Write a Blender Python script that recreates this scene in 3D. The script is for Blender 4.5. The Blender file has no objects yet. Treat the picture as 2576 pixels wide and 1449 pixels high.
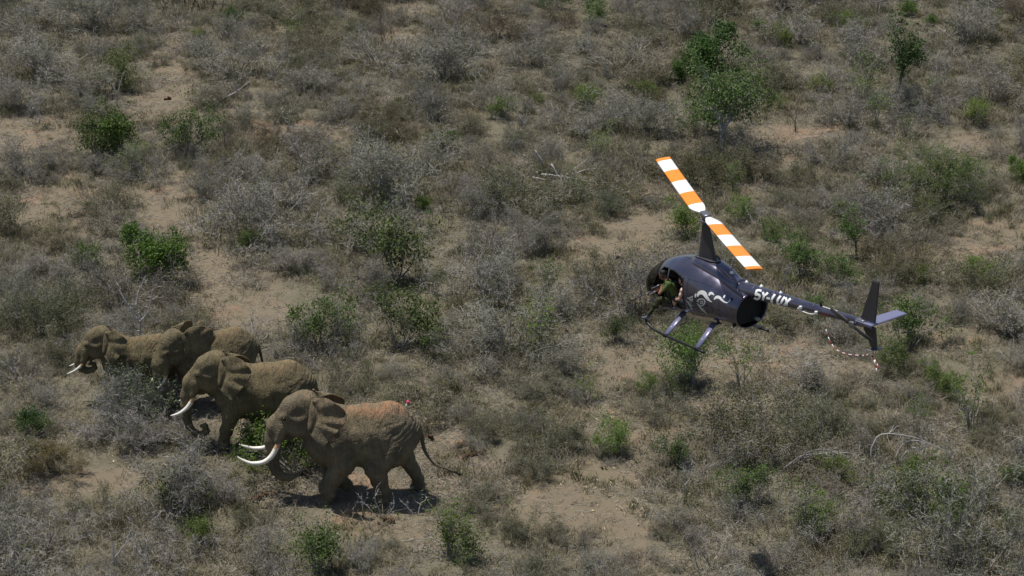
import bpy, bmesh, math, random
import numpy as np
from mathutils import Vector, Matrix, noise as mnoise
from mathutils.bvhtree import BVHTree

S = bpy.context.scene
COL = S.collection
R = math.radians

# ---------------------------------------------------------------- camera
CAM_H, PITCH, LENS = 32.0, 23.0, 80.0
cam_d = bpy.data.cameras.new('camera')
cam_d.lens = LENS; cam_d.sensor_width = 36.0
cam_d.clip_start = 0.5; cam_d.clip_end = 3000
cam = bpy.data.objects.new('camera', cam_d)
cam.location = (0, 0, CAM_H); cam.rotation_euler = (R(90 - PITCH), 0, 0)
COL.objects.link(cam); S.camera = cam

# ---------------------------------------------------------------- sky, sun, exposure
SUN_EL, SUN_AZ = 74.0, 300.0          # azimuth from +Y clockwise: high sun, beyond and to the left
w = bpy.data.worlds.new('World'); S.world = w; w.use_nodes = True
nt = w.node_tree; nt.nodes.clear()
sky = nt.nodes.new('ShaderNodeTexSky'); sky.sky_type = 'NISHITA'; sky.sun_disc = False
sky.sun_elevation = R(SUN_EL); sky.sun_rotation = R(SUN_AZ)
bg = nt.nodes.new('ShaderNodeBackground'); bg.inputs['Strength'].default_value = 0.088
wo = nt.nodes.new('ShaderNodeOutputWorld')
nt.links.new(sky.outputs[0], bg.inputs[0]); nt.links.new(bg.outputs[0], wo.inputs[0])
sun_d = bpy.data.lights.new('sun', 'SUN'); sun_d.energy = 4.7; sun_d.angle = R(0.53)
sun_d.color = (1.0, 0.955, 0.88)
sun = bpy.data.objects.new('sun', sun_d); COL.objects.link(sun)
sdir = Vector((math.sin(R(SUN_AZ)) * math.cos(R(SUN_EL)), math.cos(R(SUN_AZ)) * math.cos(R(SUN_EL)), math.sin(R(SUN_EL))))
sun.rotation_euler = sdir.to_track_quat('Z', 'Y').to_euler()
S.view_settings.view_transform = 'Standard'; S.view_settings.look = 'None'
S.view_settings.exposure = -0.02; S.view_settings.gamma = 1.0
try: S.view_settings.use_curve_mapping = False
except Exception: pass
S.render.engine = 'CYCLES'
S.cycles.max_bounces = 6; S.cycles.transparent_max_bounces = 12
try:
    S.cycles.use_denoising = True
    S.cycles.denoiser = 'OPENIMAGEDENOISE'
except Exception: pass

# ---------------------------------------------------------------- small helpers
FPX = 1024 * LENS / 36.0
CP, SP = math.cos(R(PITCH)), math.sin(R(PITCH))
CAMP = Vector((0, 0, CAM_H))
def ray(X, Y):
    """direction through a point of the 2576-wide view of the photograph"""
    a = (X / 2.515625 - 512) / FPX; b = (Y / 2.515625 - 288) / FPX
    return Vector((a, CP - b * SP, -SP - b * CP)).normalized()
def ground(X, Y, z=0.0):
    d = ray(X, Y); t = (z - CAM_H) / d.z
    return CAMP + d * t
def project(p):
    v = Vector(p) - CAMP
    dep = v.y * CP - v.z * SP; up = v.y * SP + v.z * CP
    return (512 + FPX * v.x / dep) * 2.515625, (288 - FPX * up / dep) * 2.515625, dep
def ppm(p):
    """2576-view pixels per metre at p"""
    return FPX * 2.515625 / project(p)[2]

def P(nm):
    return bpy.data.materials.new(nm)
def principled(nm, col, rough=0.8, metal=0.0, spec=0.3, coat=0.0):
    m = P(nm); m.use_nodes = True
    b = m.node_tree.nodes['Principled BSDF']
    b.inputs['Base Color'].default_value = (*col, 1); b.inputs['Roughness'].default_value = rough
    b.inputs['Metallic'].default_value = metal; b.inputs['Specular IOR Level'].default_value = spec
    b.inputs['Coat Weight'].default_value = coat; b.inputs['Coat Roughness'].default_value = 0.08
    return m, m.node_tree, b
def N(t, kind, **kw):
    n = t.nodes.new(kind)
    for k, v in kw.items():
        if k.startswith('i_'): n.inputs[k[2:].replace('_', ' ')].default_value = v
        else: setattr(n, k, v)
    return n
def ramp(t, src, stops, interp='LINEAR'):
    r = t.nodes.new('ShaderNodeValToRGB'); r.color_ramp.interpolation = interp
    e = r.color_ramp.elements
    while len(e) < len(stops): e.new(0.5)
    for k, (p, c) in enumerate(stops):
        e[k].position = p; e[k].color = (c, c, c, 1) if isinstance(c, (int, float)) else (*c, 1)
    t.links.new(src, r.inputs[0]); return r.outputs[0]
def mix(t, f, a, b, mode='MIX'):
    m = t.nodes.new('ShaderNodeMix'); m.data_type = 'RGBA'; m.blend_type = mode
    for i, v in ((0, f), (6, a), (7, b)):
        if hasattr(v, 'links'): t.links.new(v, m.inputs[i])
        elif isinstance(v, (int, float)): m.inputs[i].default_value = v if i == 0 else (v, v, v, 1)
        else: m.inputs[i].default_value = (*v, 1)
    return m.outputs[2]

def mesh_np(name, V, F, mats=None, midx=None, smooth=True):
    """V (n,3), F (m,3) or (m,4) arrays"""
    me = bpy.data.meshes.new(name)
    V = np.asarray(V, np.float32); F = np.asarray(F, np.int32)
    k = F.shape[1]
    me.vertices.add(len(V)); me.vertices.foreach_set('co', V.ravel())
    me.loops.add(F.size); me.loops.foreach_set('vertex_index', F.ravel())
    me.polygons.add(len(F))
    me.polygons.foreach_set('loop_start', np.arange(0, F.size, k, dtype=np.int32))
    me.polygons.foreach_set('loop_total', np.full(len(F), k, np.int32))
    if midx is not None: me.polygons.foreach_set('material_index', np.asarray(midx, np.int32))
    for m in (mats or []): me.materials.append(m)
    me.update(calc_edges=True)
    me.polygons.foreach_set('use_smooth', np.full(len(F), bool(smooth)))
    return me
def link(name, me, parent=None, col=None):
    o = bpy.data.objects.new(name, me); COL.objects.link(o)
    if parent is not None: o.parent = parent
    return o
def tag(o, label=None, cat=None, group=None, kind=None):
    if label: o['label'] = label
    if cat: o['category'] = cat
    if group: o['group'] = group
    if kind: o['kind'] = kind
    return o
def empty(name, loc=(0, 0, 0), label=None, cat=None, group=None):
    o = bpy.data.objects.new(name, None); COL.objects.link(o); o.location = loc; o.empty_display_size = 0.2
    return tag(o, label, cat, group)

def join_parts(parts):
    """[(V,F4)] -> one V,F (quads)"""
    Vs, Fs, off = [], [], 0
    for V, F in parts:
        V = np.asarray(V, float); F = np.asarray(F, int)
        if F.shape[1] == 3: F = np.hstack([F, F[:, 2:3]])
        Vs.append(V); Fs.append(F + off); off += len(V)
    return np.vstack(Vs), np.vstack(Fs)
def mesh_mixed(name, parts, mats, smooth=True):
    """parts: [(V,F,mat_index)], triangles or quads"""
    me = bpy.data.meshes.new(name); verts = []; faces = []; mi = []; off = 0
    for V, F, m in parts:
        V = np.asarray(V, float); verts.extend(map(tuple, V))
        for f in F:
            f = list(dict.fromkeys(int(i) + off for i in f))
            if len(f) > 2: faces.append(f); mi.append(m)
        off += len(V)
    me.from_pydata(verts, [], faces)
    for m in mats: me.materials.append(m)
    me.polygons.foreach_set('material_index', mi)
    me.polygons.foreach_set('use_smooth', [bool(smooth)] * len(faces))
    me.update(); return me

def catmull(pts, n):
    """smooth curve through pts (k,d) -> (n,d)"""
    p = np.asarray(pts, float); k = len(p)
    if k == 2:
        return p[0] + (p[1] - p[0]) * np.linspace(0, 1, n)[:, None]
    t = np.linspace(0, k - 1 - 1e-6, n); i = t.astype(int); f = (t - i)[:, None]
    g = lambda j: p[np.clip(j, 0, k - 1)]
    a, b, c, d = g(i - 1), g(i), g(i + 1), g(i + 2)
    a = np.where((i == 0)[:, None], 2 * b - c, a); d = np.where((i == k - 2)[:, None], 2 * c - b, d)
    return 0.5 * (2 * b + (c - a) * f + (2 * a - 5 * b + 4 * c - d) * f ** 2 + (-a + 3 * b - 3 * c + d) * f ** 3)
def tube(pts, rad, sides=8, cap=True, flat=1.0, n=None, up=(0, 0, 1)):
    """tube along pts with radii; returns V,F quads"""
    p = np.asarray(pts, float); r = np.asarray(rad, float) * np.ones(len(p))
    if n: q = catmull(np.hstack([p, r[:, None]]), n); p, r = q[:, :3], q[:, 3]
    T = np.gradient(p, axis=0); T /= np.linalg.norm(T, axis=1)[:, None] + 1e-12
    u = np.array(up, float)
    if abs(T[0] @ u) > 0.95: u = np.array([1.0, 0.2, 0])
    A = []
    a = u - T[0] * (u @ T[0]); a /= np.linalg.norm(a)
    for t in T:
        a = a - t * (a @ t); a /= np.linalg.norm(a) + 1e-12; A.append(a)
    A = np.array(A); B = np.cross(T, A)
    th = np.arange(sides) * 2 * math.pi / sides
    V = p[:, None] + r[:, None, None] * (np.cos(th)[None, :, None] * A[:, None] + flat * np.sin(th)[None, :, None] * B[:, None])
    m = len(p); V = V.reshape(-1, 3)
    i, j = np.meshgrid(np.arange(m - 1), np.arange(sides), indexing='ij')
    j2 = (j + 1) % sides
    F = np.stack([i * sides + j, i * sides + j2, (i + 1) * sides + j2, (i + 1) * sides + j], -1).reshape(-1, 4)
    if cap:
        V = np.vstack([V, p[:1], p[-1:]]); c0, c1 = len(V) - 2, len(V) - 1
        j = np.arange(sides); j2 = (j + 1) % sides
        F = np.vstack([F, np.stack([j2, j, 0 * j + c0, 0 * j + c0], -1), np.stack([(m - 1) * sides + j, (m - 1) * sides + j2, 0 * j + c1, 0 * j + c1], -1)])
    return V, F
def clean_quads(F):
    """quads with doubled last index stay as lists of three"""
    return [list(dict.fromkeys(map(int, f))) for f in F]
def obj_quads(name, parts, mats, parent=None, smooth=True):
    """parts [(V,F)] or [(V,F,mi)]"""
    parts = [(p[0], p[1], p[2] if len(p) > 2 else 0) for p in parts]
    return link(name, mesh_mixed(name, parts, mats, smooth), parent)
def box(x0, x1, y0, y1, z0, z1):
    V = [(x, y, z) for x in (x0, x1) for y in (y0, y1) for z in (z0, z1)]
    F = [(0, 1, 3, 2), (4, 6, 7, 5), (0, 4, 5, 1), (2, 3, 7, 6), (0, 2, 6, 4), (1, 5, 7, 3)]
    return np.array(V, float), np.array(F)
def rbox(c, sz, rot=None, bev=0.15):
    """rounded box: superellipsoid-like, centred at c"""
    n, m = 8, 12
    u = np.linspace(-math.pi / 2, math.pi / 2, n); v = np.linspace(-math.pi, math.pi, m, endpoint=False)
    U, W = np.meshgrid(u, v, indexing='ij'); e = 0.35
    sg = lambda a: np.sign(a) * np.abs(a) ** e
    X = sg(np.cos(U)) * sg(np.cos(W)); Y = sg(np.cos(U)) * sg(np.sin(W)); Z = sg(np.sin(U))
    V = np.stack([X * sz[0] / 2, Y * sz[1] / 2, Z * sz[2] / 2], -1).reshape(-1, 3)
    if rot is not None: V = V @ np.array(rot.to_3x3().transposed())
    V = V + np.array(c)
    i, j = np.meshgrid(np.arange(n - 1), np.arange(m), indexing='ij'); j2 = (j + 1) % m
    F = np.stack([i * m + j, i * m + j2, (i + 1) * m + j2, (i + 1) * m + j], -1).reshape(-1, 4)
    return V, F
def grid_faces(n, m):
    i, j = np.meshgrid(np.arange(n - 1), np.arange(m - 1), indexing='ij')
    return np.stack([i * m + j, i * m + j + 1, (i + 1) * m + j + 1, (i + 1) * m + j], -1).reshape(-1, 4)
def grid_solid(Pg, t):
    """sheet Pg (n,m,3) thickened by t into a closed shell"""
    n, m, _ = Pg.shape
    du = np.gradient(Pg, axis=0); dv = np.gradient(Pg, axis=1)
    nr = np.cross(du, dv); nr /= np.linalg.norm(nr, axis=2)[..., None] + 1e-9
    tt = t if np.ndim(t) else np.full((n, m), t)
    A = (Pg + nr * tt[..., None] / 2).reshape(-1, 3); B = (Pg - nr * tt[..., None] / 2).reshape(-1, 3)
    F = grid_faces(n, m); k = n * m
    rim = [i * m for i in range(n)][::-1] + [j for j in range(1, m)] + [i * m + m - 1 for i in range(1, n)] + [(n - 1) * m + j for j in range(m - 2, 0, -1)]
    rim = np.array(rim); r2 = np.roll(rim, -1)
    E = np.stack([rim, r2, r2 + k, rim + k], -1)
    return np.vstack([A, B]), np.vstack([F[:, ::-1], F + k, E])

# value noise on arrays
def _hash(ix, iy, iz):
    h = (ix * 374761393 + iy * 668265263 + iz * 2147483647 * 3 + 1013904223) & 0xffffffff
    h = ((h ^ (h >> 13)) * 1274126177) & 0xffffffff
    h = h ^ (h >> 16)
    return (h & 0xffffff) / float(0xffffff)
def vnoise(p):
    p = np.asarray(p, float); i = np.floor(p).astype(np.int64); f = p - i; f = f * f * (3 - 2 * f)
    out = 0
    for dx in (0, 1):
        for dy in (0, 1):
            for dz in (0, 1):
                wgt = (f[..., 0] if dx else 1 - f[..., 0]) * (f[..., 1] if dy else 1 - f[..., 1]) * (f[..., 2] if dz else 1 - f[..., 2])
                out = out + wgt * _hash(i[..., 0] + dx, i[..., 1] + dy, i[..., 2] + dz)
    return out * 2 - 1
def fbm(p, o=3):
    p = np.asarray(p, float)
    return sum(vnoise(p * 2 ** k + 17.3 * k) / 2 ** k for k in range(o))

# ---------------------------------------------------------------- signed-distance bodies
def _smin(a, b, k):
    h = np.maximum(k - np.abs(a - b), 0) / k
    return np.minimum(a, b) - h * h * k * 0.25
def sdf_body(prims, lo, hi, h, floor=None):
    """prims: ('c', a, ra, b, rb, k, tag) round cone | ('e', c, r, R3 or None, k, tag) ellipsoid | ('x', c, r, k) carve.
       returns V, F, tag per vertex"""
    lo = np.array(lo, float); hi = np.array(hi, float)
    n = np.ceil((hi - lo) / h).astype(int) + 1
    ax = [lo[i] + h * np.arange(n[i]) for i in range(3)]
    D = np.full(n, 9.0); TG = np.zeros(n, np.int16); BD = np.full(n, 9.0)
    for q in prims:
        if q[0] == 'c':
            _, a, ra, b, rb, k, tg = q; a = np.array(a, float); b = np.array(b, float)
            mn = np.minimum(a - ra, b - rb); mx = np.maximum(a + ra, b + rb)
        elif q[0] == 'e':
            _, c, r, M, k, tg = q; c = np.array(c, float); r = np.array(r, float)
            ext = np.full(3, r.max()) if M is not None else r
            mn, mx = c - ext, c + ext
        else:
            _, c, r, k = q; c = np.array(c, float); r = np.array(r, float); mn, mx = c - r, c + r
        pad = k + 3 * h
        s = [slice(max(0, int((mn[i] - pad - lo[i]) / h)), min(n[i], int((mx[i] + pad - lo[i]) / h) + 2)) for i in range(3)]
        if any(t.stop <= t.start for t in s): continue
        s = tuple(s)
        X, Y, Z = np.meshgrid(ax[0][s[0]], ax[1][s[1]], ax[2][s[2]], indexing='ij')
        if q[0] == 'c':
            ab = b - a; L2 = ab @ ab + 1e-12
            t = ((X - a[0]) * ab[0] + (Y - a[1]) * ab[1] + (Z - a[2]) * ab[2]) / L2; t = np.clip(t, 0, 1)
            d = np.sqrt((X - a[0] - t * ab[0]) ** 2 + (Y - a[1] - t * ab[1]) ** 2 + (Z - a[2] - t * ab[2]) ** 2) - (ra + (rb - ra) * t)
        else:
            x, y, z = X - c[0], Y - c[1], Z - c[2]
            if q[0] == 'e' and M is not None:
                Mi = np.array(M.to_3x3().inverted())
                x, y, z = (Mi[0, 0] * x + Mi[0, 1] * y + Mi[0, 2] * z, Mi[1, 0] * x + Mi[1, 1] * y + Mi[1, 2] * z, Mi[2, 0] * x + Mi[2, 1] * y + Mi[2, 2] * z)
            k0 = np.sqrt((x / r[0]) ** 2 + (y / r[1]) ** 2 + (z / r[2]) ** 2) + 1e-9
            k1 = np.sqrt((x / r[0] ** 2) ** 2 + (y / r[1] ** 2) ** 2 + (z / r[2] ** 2) ** 2) + 1e-9
            d = k0 * (k0 - 1) / k1
        if q[0] == 'x':
            D[s] = -_smin(-D[s], d, k)
        else:
            closer = d < BD[s]; BD[s] = np.where(closer, d, BD[s]); TG[s] = np.where(closer, tg, TG[s])
            D[s] = _smin(D[s], d, k)
    if floor is not None:
        Z = ax[2][None, None, :] * np.ones(n); D = np.maximum(D, floor - Z)
    # surface nets
    nx, ny, nz = n; I = D < 0
    acc = np.zeros((nx - 1, ny - 1, nz - 1, 3)); cnt = np.zeros((nx - 1, ny - 1, nz - 1))
    for axis in range(3):
        o1, o2 = [a for a in range(3) if a != axis]
        sl0 = [slice(None)] * 3; sl1 = [slice(None)] * 3; sl0[axis] = slice(0, -1); sl1[axis] = slice(1, None)
        A, B = D[tuple(sl0)], D[tuple(sl1)]; cr = (A < 0) != (B < 0)
        t = np.where(cr, A / np.where(cr, A - B, 1), 0)
        for u in (0, 1):
            for v in (0, 1):
                s = [slice(None)] * 3
                s[o1] = slice(u, u + [nx, ny, nz][o1] - 1); s[o2] = slice(v, v + [nx, ny, nz][o2] - 1)
                c_ = cr[tuple(s)]; t_ = t[tuple(s)]
                cnt += c_
                acc[..., axis] += c_ * t_; acc[..., o1] += c_ * u; acc[..., o2] += c_ * v
    act = cnt > 0; idx = np.full(act.shape, -1, int); idx[act] = np.arange(act.sum())
    g = np.argwhere(act); V = lo + h * (g + acc[act] / cnt[act][:, None])
    tv = TG[:-1, :-1, :-1][act]
    Fs = []
    for axis in range(3):
        o1, o2 = [(1, 2), (2, 0), (0, 1)][axis]
        sl0 = [slice(None)] * 3; sl1 = [slice(None)] * 3; sl0[axis] = slice(0, -1); sl1[axis] = slice(1, None)
        A, B = I[tuple(sl0)], I[tuple(sl1)]
        e = np.argwhere(A != B)
        ok = (e[:, o1] > 0) & (e[:, o2] > 0) & (e[:, o1] < n[o1] - 1) & (e[:, o2] < n[o2] - 1)
        e = e[ok]; flip = B[tuple(e.T)]
        def at(d1, d2):
            q = e.copy(); q[:, o1] -= d1; q[:, o2] -= d2; return idx[tuple(q.T)]
        f = np.stack([at(1, 1), at(0, 1), at(0, 0), at(1, 0)], -1)
        f[flip] = f[flip][:, ::-1]; Fs.append(f)
    return V, np.vstack(Fs), tv
def laplace(V, F, it=2, lam=0.5):
    E = np.vstack([F[:, [0, 1]], F[:, [1, 2]], F[:, [2, 3]], F[:, [3, 0]]])
    deg = np.bincount(E.ravel(), minlength=len(V))[:, None] + 1e-9
    for _ in range(it):
        a = np.zeros_like(V)
        for c in range(3):
            a[:, c] = np.bincount(E[:, 0], V[E[:, 1], c], len(V)) + np.bincount(E[:, 1], V[E[:, 0], c], len(V))
        V = V + lam * (a / deg - V)
    return V
def vnormals(V, F):
    nr = np.cross(V[F[:, 2]] - V[F[:, 0]], V[F[:, 3]] - V[F[:, 1]])
    out = np.zeros_like(V)
    for k in range(4):
        for c in range(3): out[:, c] += np.bincount(F[:, k], nr[:, c], len(V))
    return out / (np.linalg.norm(out, axis=1)[:, None] + 1e-12)

# terrain height
def th(x, y):
    return 0.10 * math.sin(x * 0.21 + 1.3) * math.sin(y * 0.17 + 0.4) + 0.05 * math.sin(x * 0.63 + y * 0.41)
def gp(X, Y):
    p = ground(X, Y); p.z = th(p.x, p.y); return p
# ---------------------------------------------------------------- ground
# bare, trodden places: (view x, view y, rx, ry, strength)
CLEAR = [(430,120,45,60,1),(440,200,40,55,1),(405,275,75,35,1.3),(300,300,70,18,.8),(60,325,150,30,1),(50,372,110,24,1),
 (1010,105,70,22,.9),(1010,25,60,16,.8),(690,72,60,15,.7),(600,300,90,16,.7),(720,326,110,18,.8),(860,338,60,14,.7),(1180,285,70,12,.7),
 (60,545,200,40,1),(430,505,70,60,1.1),(190,485,150,22,.8),(520,650,60,40,1),(570,730,110,60,1),(640,790,90,40,1),(520,800,90,24,.8),
 (1180,440,55,40,.6),(1420,600,90,26,.7),(1560,560,140,36,.8),(1560,640,130,50,1),(1590,720,50,60,.9),(1500,915,110,36,1),(1210,860,60,30,.6),
 (1640,500,70,26,.8),(1700,895,120,30,1),(1900,900,160,50,1),(2030,930,140,34,.9),(1950,350,95,26,1),(1910,395,90,30,.8),(2080,325,80,18,.7),
 (2440,355,50,30,.9),(2400,420,50,45,.8),(2480,590,110,55,.9),(2400,640,110,24,.7),(2540,980,90,40,.7),(2420,860,100,30,.6),
 (1200,1190,110,36,.8),(1110,1110,60,40,.7),(1330,1230,190,44,.8),(1500,1180,130,40,.8),(1560,1060,130,44,.8),(1480,1290,160,44,.8),(1580,1330,110,40,.7),
 (700,1255,110,18,.8),(200,1212,220,26,.9),(60,1225,90,16,1),(1000,1345,120,34,.7),(880,1300,90,28,.7),(980,1250,150,50,.8),(560,1030,60,60,1),
 (1060,1080,60,60,.5),(1640,1420,120,30,.6),(930,1020,90,18,1),(480,1090,60,18,.4),(2130,1290,60,20,.5),(1760,1010,120,26,.7),(1420,1040,60,24,.6),
 (2200,400,60,30,.5),(1560,250,60,22,.6),(1760,280,50,20,.4),(1870,480,60,24,.4),(1840,75,60,12,.5),(2420,160,70,14,.6),(2200,110,60,12,.5),(330,440,60,14,.5),(130,440,70,14,.5)]
def bare(x, y):
    X, Y, _ = project((x, y, 0)); b = 0
    for cx, cy, rx, ry, s in CLEAR:
        q = ((X - cx) / rx) ** 2 + ((Y - cy) / ry) ** 2
        if q < 2.2: b = max(b, .82 * s * (1 - q / 2.2) ** .6)
    return b
xs = np.unique(np.concatenate([np.linspace(-420, -60, 10), np.linspace(-60, 60, 221), np.linspace(60, 420, 10)]))
ys = np.unique(np.concatenate([np.linspace(-200, 36, 8), np.linspace(36, 150, 211), np.linspace(150, 900, 12)]))
GX, GY = np.meshgrid(xs, ys, indexing='ij')
GZ = np.vectorize(th)(GX, GY) + 0.05 * fbm(np.stack([GX * .8, GY * .8, GX * 0], -1), 3)
V = np.stack([GX, GY, GZ], -1).reshape(-1, 3)
me = mesh_np('ground', V, grid_faces(len(xs), len(ys))[:, ::-1])
at_ = me.attributes.new('bare', 'FLOAT', 'POINT')
at_.data.foreach_set('value', np.array([bare(a, b) if (abs(a) < 60 and 36 < b < 150) else 0.0 for a, b in V[:, :2]], np.float32))
m, t, b = principled('dry_earth', (.15, .12, .09), .95, spec=.1)
co = N(t, 'ShaderNodeTexCoord').outputs['Object']
def noi(scale, det=4, rough=.6, dist=0.0):
    n = N(t, 'ShaderNodeTexNoise'); n.inputs['Scale'].default_value = scale; n.inputs['Detail'].default_value = det
    n.inputs['Roughness'].default_value = rough; n.inputs['Distortion'].default_value = dist
    t.links.new(co, n.inputs['Vector']); return n.outputs['Fac']
att = N(t, 'ShaderNodeAttribute', attribute_name='bare').outputs['Fac']
big = ramp(t, noi(.16, 5), [(.42, 0.0), (.62, 1.0)])
litter = mix(t, ramp(t, noi(1.6, 6, .7), [(.35, 0.0), (.65, 1.0)]), (.145, .130, .090), (.195, .175, .124))
litter = mix(t, ramp(t, noi(9, 5, .75), [(.45, 0.0), (.75, .5)]), litter, (.11, .094, .068))
soil = mix(t, noi(2.6, 6, .7), (.175, .146, .101), (.230, .189, .132))
soil = mix(t, ramp(t, noi(.5, 4, .6, .6), [(.55, 0.0), (.68, .8)]), soil, (.300, .200, .134))
add = N(t, 'ShaderNodeMath', operation='MULTIPLY_ADD'); t.links.new(noi(.9, 6, .65), add.inputs[0]); add.inputs[1].default_value = 1.0
t.links.new(att, add.inputs[2])
f = ramp(t, add.outputs[0], [(.68, 0.0), (1.22, 1.0)])
col = mix(t, f, litter, soil)
col = mix(t, ramp(t, noi(26, 3, .8), [(.64, 0.0), (.80, .6)]), col, (.09, .072, .052))
col = mix(t, ramp(t, noi(40, 2, .8), [(.68, 0.0), (.76, .5)]), col, (.33, .29, .23))
t.links.new(col, b.inputs['Base Color'])
bp = N(t, 'ShaderNodeBump'); bp.inputs['Strength'].default_value = .9; bp.inputs['Distance'].default_value = .08
t.links.new(noi(7, 8, .75), bp.inputs['Height']); t.links.new(bp.outputs[0], b.inputs['Normal'])
me.materials.append(m)
tag(link('ground', me), kind='structure')
# ---------------------------------------------------------------- elephants
def skin_material(nm, base, dust, dust_lo, dust_hi, dust_amt):
    m, t, b = principled(nm, base, .88, spec=.18)
    co = N(t, 'ShaderNodeTexCoord').outputs['Object']
    def noi(sc, det=4, rough=.6, dist=0.0, vec=None):
        n = N(t, 'ShaderNodeTexNoise'); n.inputs['Scale'].default_value = sc; n.inputs['Detail'].default_value = det
        n.inputs['Roughness'].default_value = rough; n.inputs['Distortion'].default_value = dist
        t.links.new(vec or co, n.inputs['Vector']); return n.outputs['Fac']
    c = mix(t, ramp(t, noi(1.1, 6, .7, .5), [(.38, 0.0), (.62, 1.0)]), (base[0] * .66, base[1] * .68, base[2] * .78), tuple(v * 1.16 for v in base))
    c = mix(t, ramp(t, noi(6, 5, .7), [(.5, 0.0), (.75, .55)]), c, tuple(v * .6 for v in base))
    # dried red mud lies on the back
    sep = N(t, 'ShaderNodeSeparateXYZ'); t.links.new(co, sep.inputs[0])
    mr = N(t, 'ShaderNodeMapRange'); mr.inputs['From Min'].default_value = dust_lo; mr.inputs['From Max'].default_value = dust_hi
    t.links.new(sep.outputs[2], mr.inputs[0])
    mx_ = N(t, 'ShaderNodeMapRange'); mx_.inputs['From Min'].default_value = .55; mx_.inputs['From Max'].default_value = -.1
    t.links.new(sep.outputs[0], mx_.inputs[0])
    mu0 = N(t, 'ShaderNodeMath', operation='MULTIPLY_ADD'); mu0.inputs[1].default_value = .85; mu0.inputs[2].default_value = .15; t.links.new(mx_.outputs[0], mu0.inputs[0])
    mu1 = N(t, 'ShaderNodeMath', operation='MULTIPLY'); t.links.new(mr.outputs[0], mu1.inputs[0]); t.links.new(mu0.outputs[0], mu1.inputs[1])
    mu = N(t, 'ShaderNodeMath', operation='MULTIPLY'); t.links.new(mu1.outputs[0], mu.inputs[0])
    t.links.new(ramp(t, noi(2.3, 5, .65), [(.42, 0.0), (.6, dust_amt)]), mu.inputs[1])
    c = mix(t, mu.outputs[0], c, dust)
    base_c = c
    # creases running down and back across the flanks, fine cracks everywhere
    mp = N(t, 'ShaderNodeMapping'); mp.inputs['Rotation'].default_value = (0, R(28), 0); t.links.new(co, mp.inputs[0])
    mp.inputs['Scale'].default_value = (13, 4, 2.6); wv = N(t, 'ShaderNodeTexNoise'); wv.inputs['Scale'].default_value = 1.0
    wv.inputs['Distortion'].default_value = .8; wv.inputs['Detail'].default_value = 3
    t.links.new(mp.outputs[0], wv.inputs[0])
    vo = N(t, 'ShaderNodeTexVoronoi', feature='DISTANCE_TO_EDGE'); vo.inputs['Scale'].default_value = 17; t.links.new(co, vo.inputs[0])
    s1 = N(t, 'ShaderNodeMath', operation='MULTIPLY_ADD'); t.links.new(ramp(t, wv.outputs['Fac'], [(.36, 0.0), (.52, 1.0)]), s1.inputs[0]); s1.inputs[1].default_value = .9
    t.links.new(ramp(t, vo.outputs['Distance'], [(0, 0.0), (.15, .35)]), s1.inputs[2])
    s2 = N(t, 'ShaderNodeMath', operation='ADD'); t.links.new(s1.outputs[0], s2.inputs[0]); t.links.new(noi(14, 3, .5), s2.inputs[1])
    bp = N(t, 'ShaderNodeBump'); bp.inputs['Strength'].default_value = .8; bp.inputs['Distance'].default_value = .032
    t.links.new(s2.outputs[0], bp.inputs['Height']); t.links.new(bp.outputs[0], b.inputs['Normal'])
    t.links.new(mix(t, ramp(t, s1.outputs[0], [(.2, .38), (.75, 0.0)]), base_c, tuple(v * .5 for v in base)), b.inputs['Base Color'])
    return m
SKIN1 = skin_material('grey_brown_hide', (.192, .156, .096), (.36, .19, .105), 2.75, 3.0, .85)
SKIN2 = skin_material('olive_brown_hide', (.190, .154, .084), (.27, .165, .10), 2.7, 3.1, .4)
IVORY, _t, _b = principled('ivory', (.80, .76, .66), .35, spec=.5)
_co = N(_t, 'ShaderNodeTexCoord').outputs['Object']
_n = N(_t, 'ShaderNodeTexNoise'); _n.inputs['Scale'].default_value = 9; _t.links.new(_co, _n.inputs[0])
_t.links.new(mix(_t, ramp(_t, _n.outputs['Fac'], [(.45, 0.0), (.7, .35)]), (.84, .80, .71), (.50, .40, .26)), _b.inputs['Base Color'])
IVORY_ROOT = principled('stained_ivory', (.52, .33, .19), .5)[0]
EYE = principled('dark_eye', (.012, .009, .007), .15, spec=.6)[0]
TUFT = principled('tail_hair', (.02, .016, .012), .7)[0]
NAIL = principled('toenail', (.30, .25, .19), .6)[0]

def rz(a): return Matrix.Rotation(a, 3, 'Z')
def ry(a): return Matrix.Rotation(a, 3, 'Y')
def base_prims():
    T, H = 1, 2
    pr = [('e', (.55, 0, 2.02), (.82, .66, .98), None, .25, T), ('e', (-.45, 0, 1.98), (1.2, .80, .94), None, .25, T),
          ('e', (-1.30, 0, 2.08), (.76, .64, .84), None, .25, T),
          ('c', (.45, 0, 2.66), .30, (-.5, 0, 2.66), .33, .3, T), ('c', (-.5, 0, 2.66), .33, (-1.15, 0, 2.68), .36, .3, T), ('c', (-1.15, 0, 2.68), .36, (-1.78, 0, 2.22), .30, .3, T)]
    for s in (1, -1):
        pr += [('x', (-.02, s * .98, 1.72), (.10, .27, .55), .12), ('x', (-.74, s * .98, 2.02), (.16, .25, .36), .18)] * 0
        pr += [('e', (.52, s * .44, 2.15), (.42, .27, .80), None, .15, T), ('e', (-1.28, s * .40, 1.85), (.56, .32, .72), None, .18, T),
               ('e', (-1.35, s * .33, 2.55), (.32, .2, .22), None, .2, T)]
    pr += [('c', (.6, 0, 2.45), .58, (1.2, 0, 2.72), .46, .25, T)]
    for s in (1, -1): pr += [('x', (.00, s * .86, 1.70), (.09, .20, .55), .14), ('x', (-.78, s * .90, 1.98), (.15, .20, .34), .18), ('x', (.92, s * .74, 2.55), (.10, .16, .40), .16)]
    return pr
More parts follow.
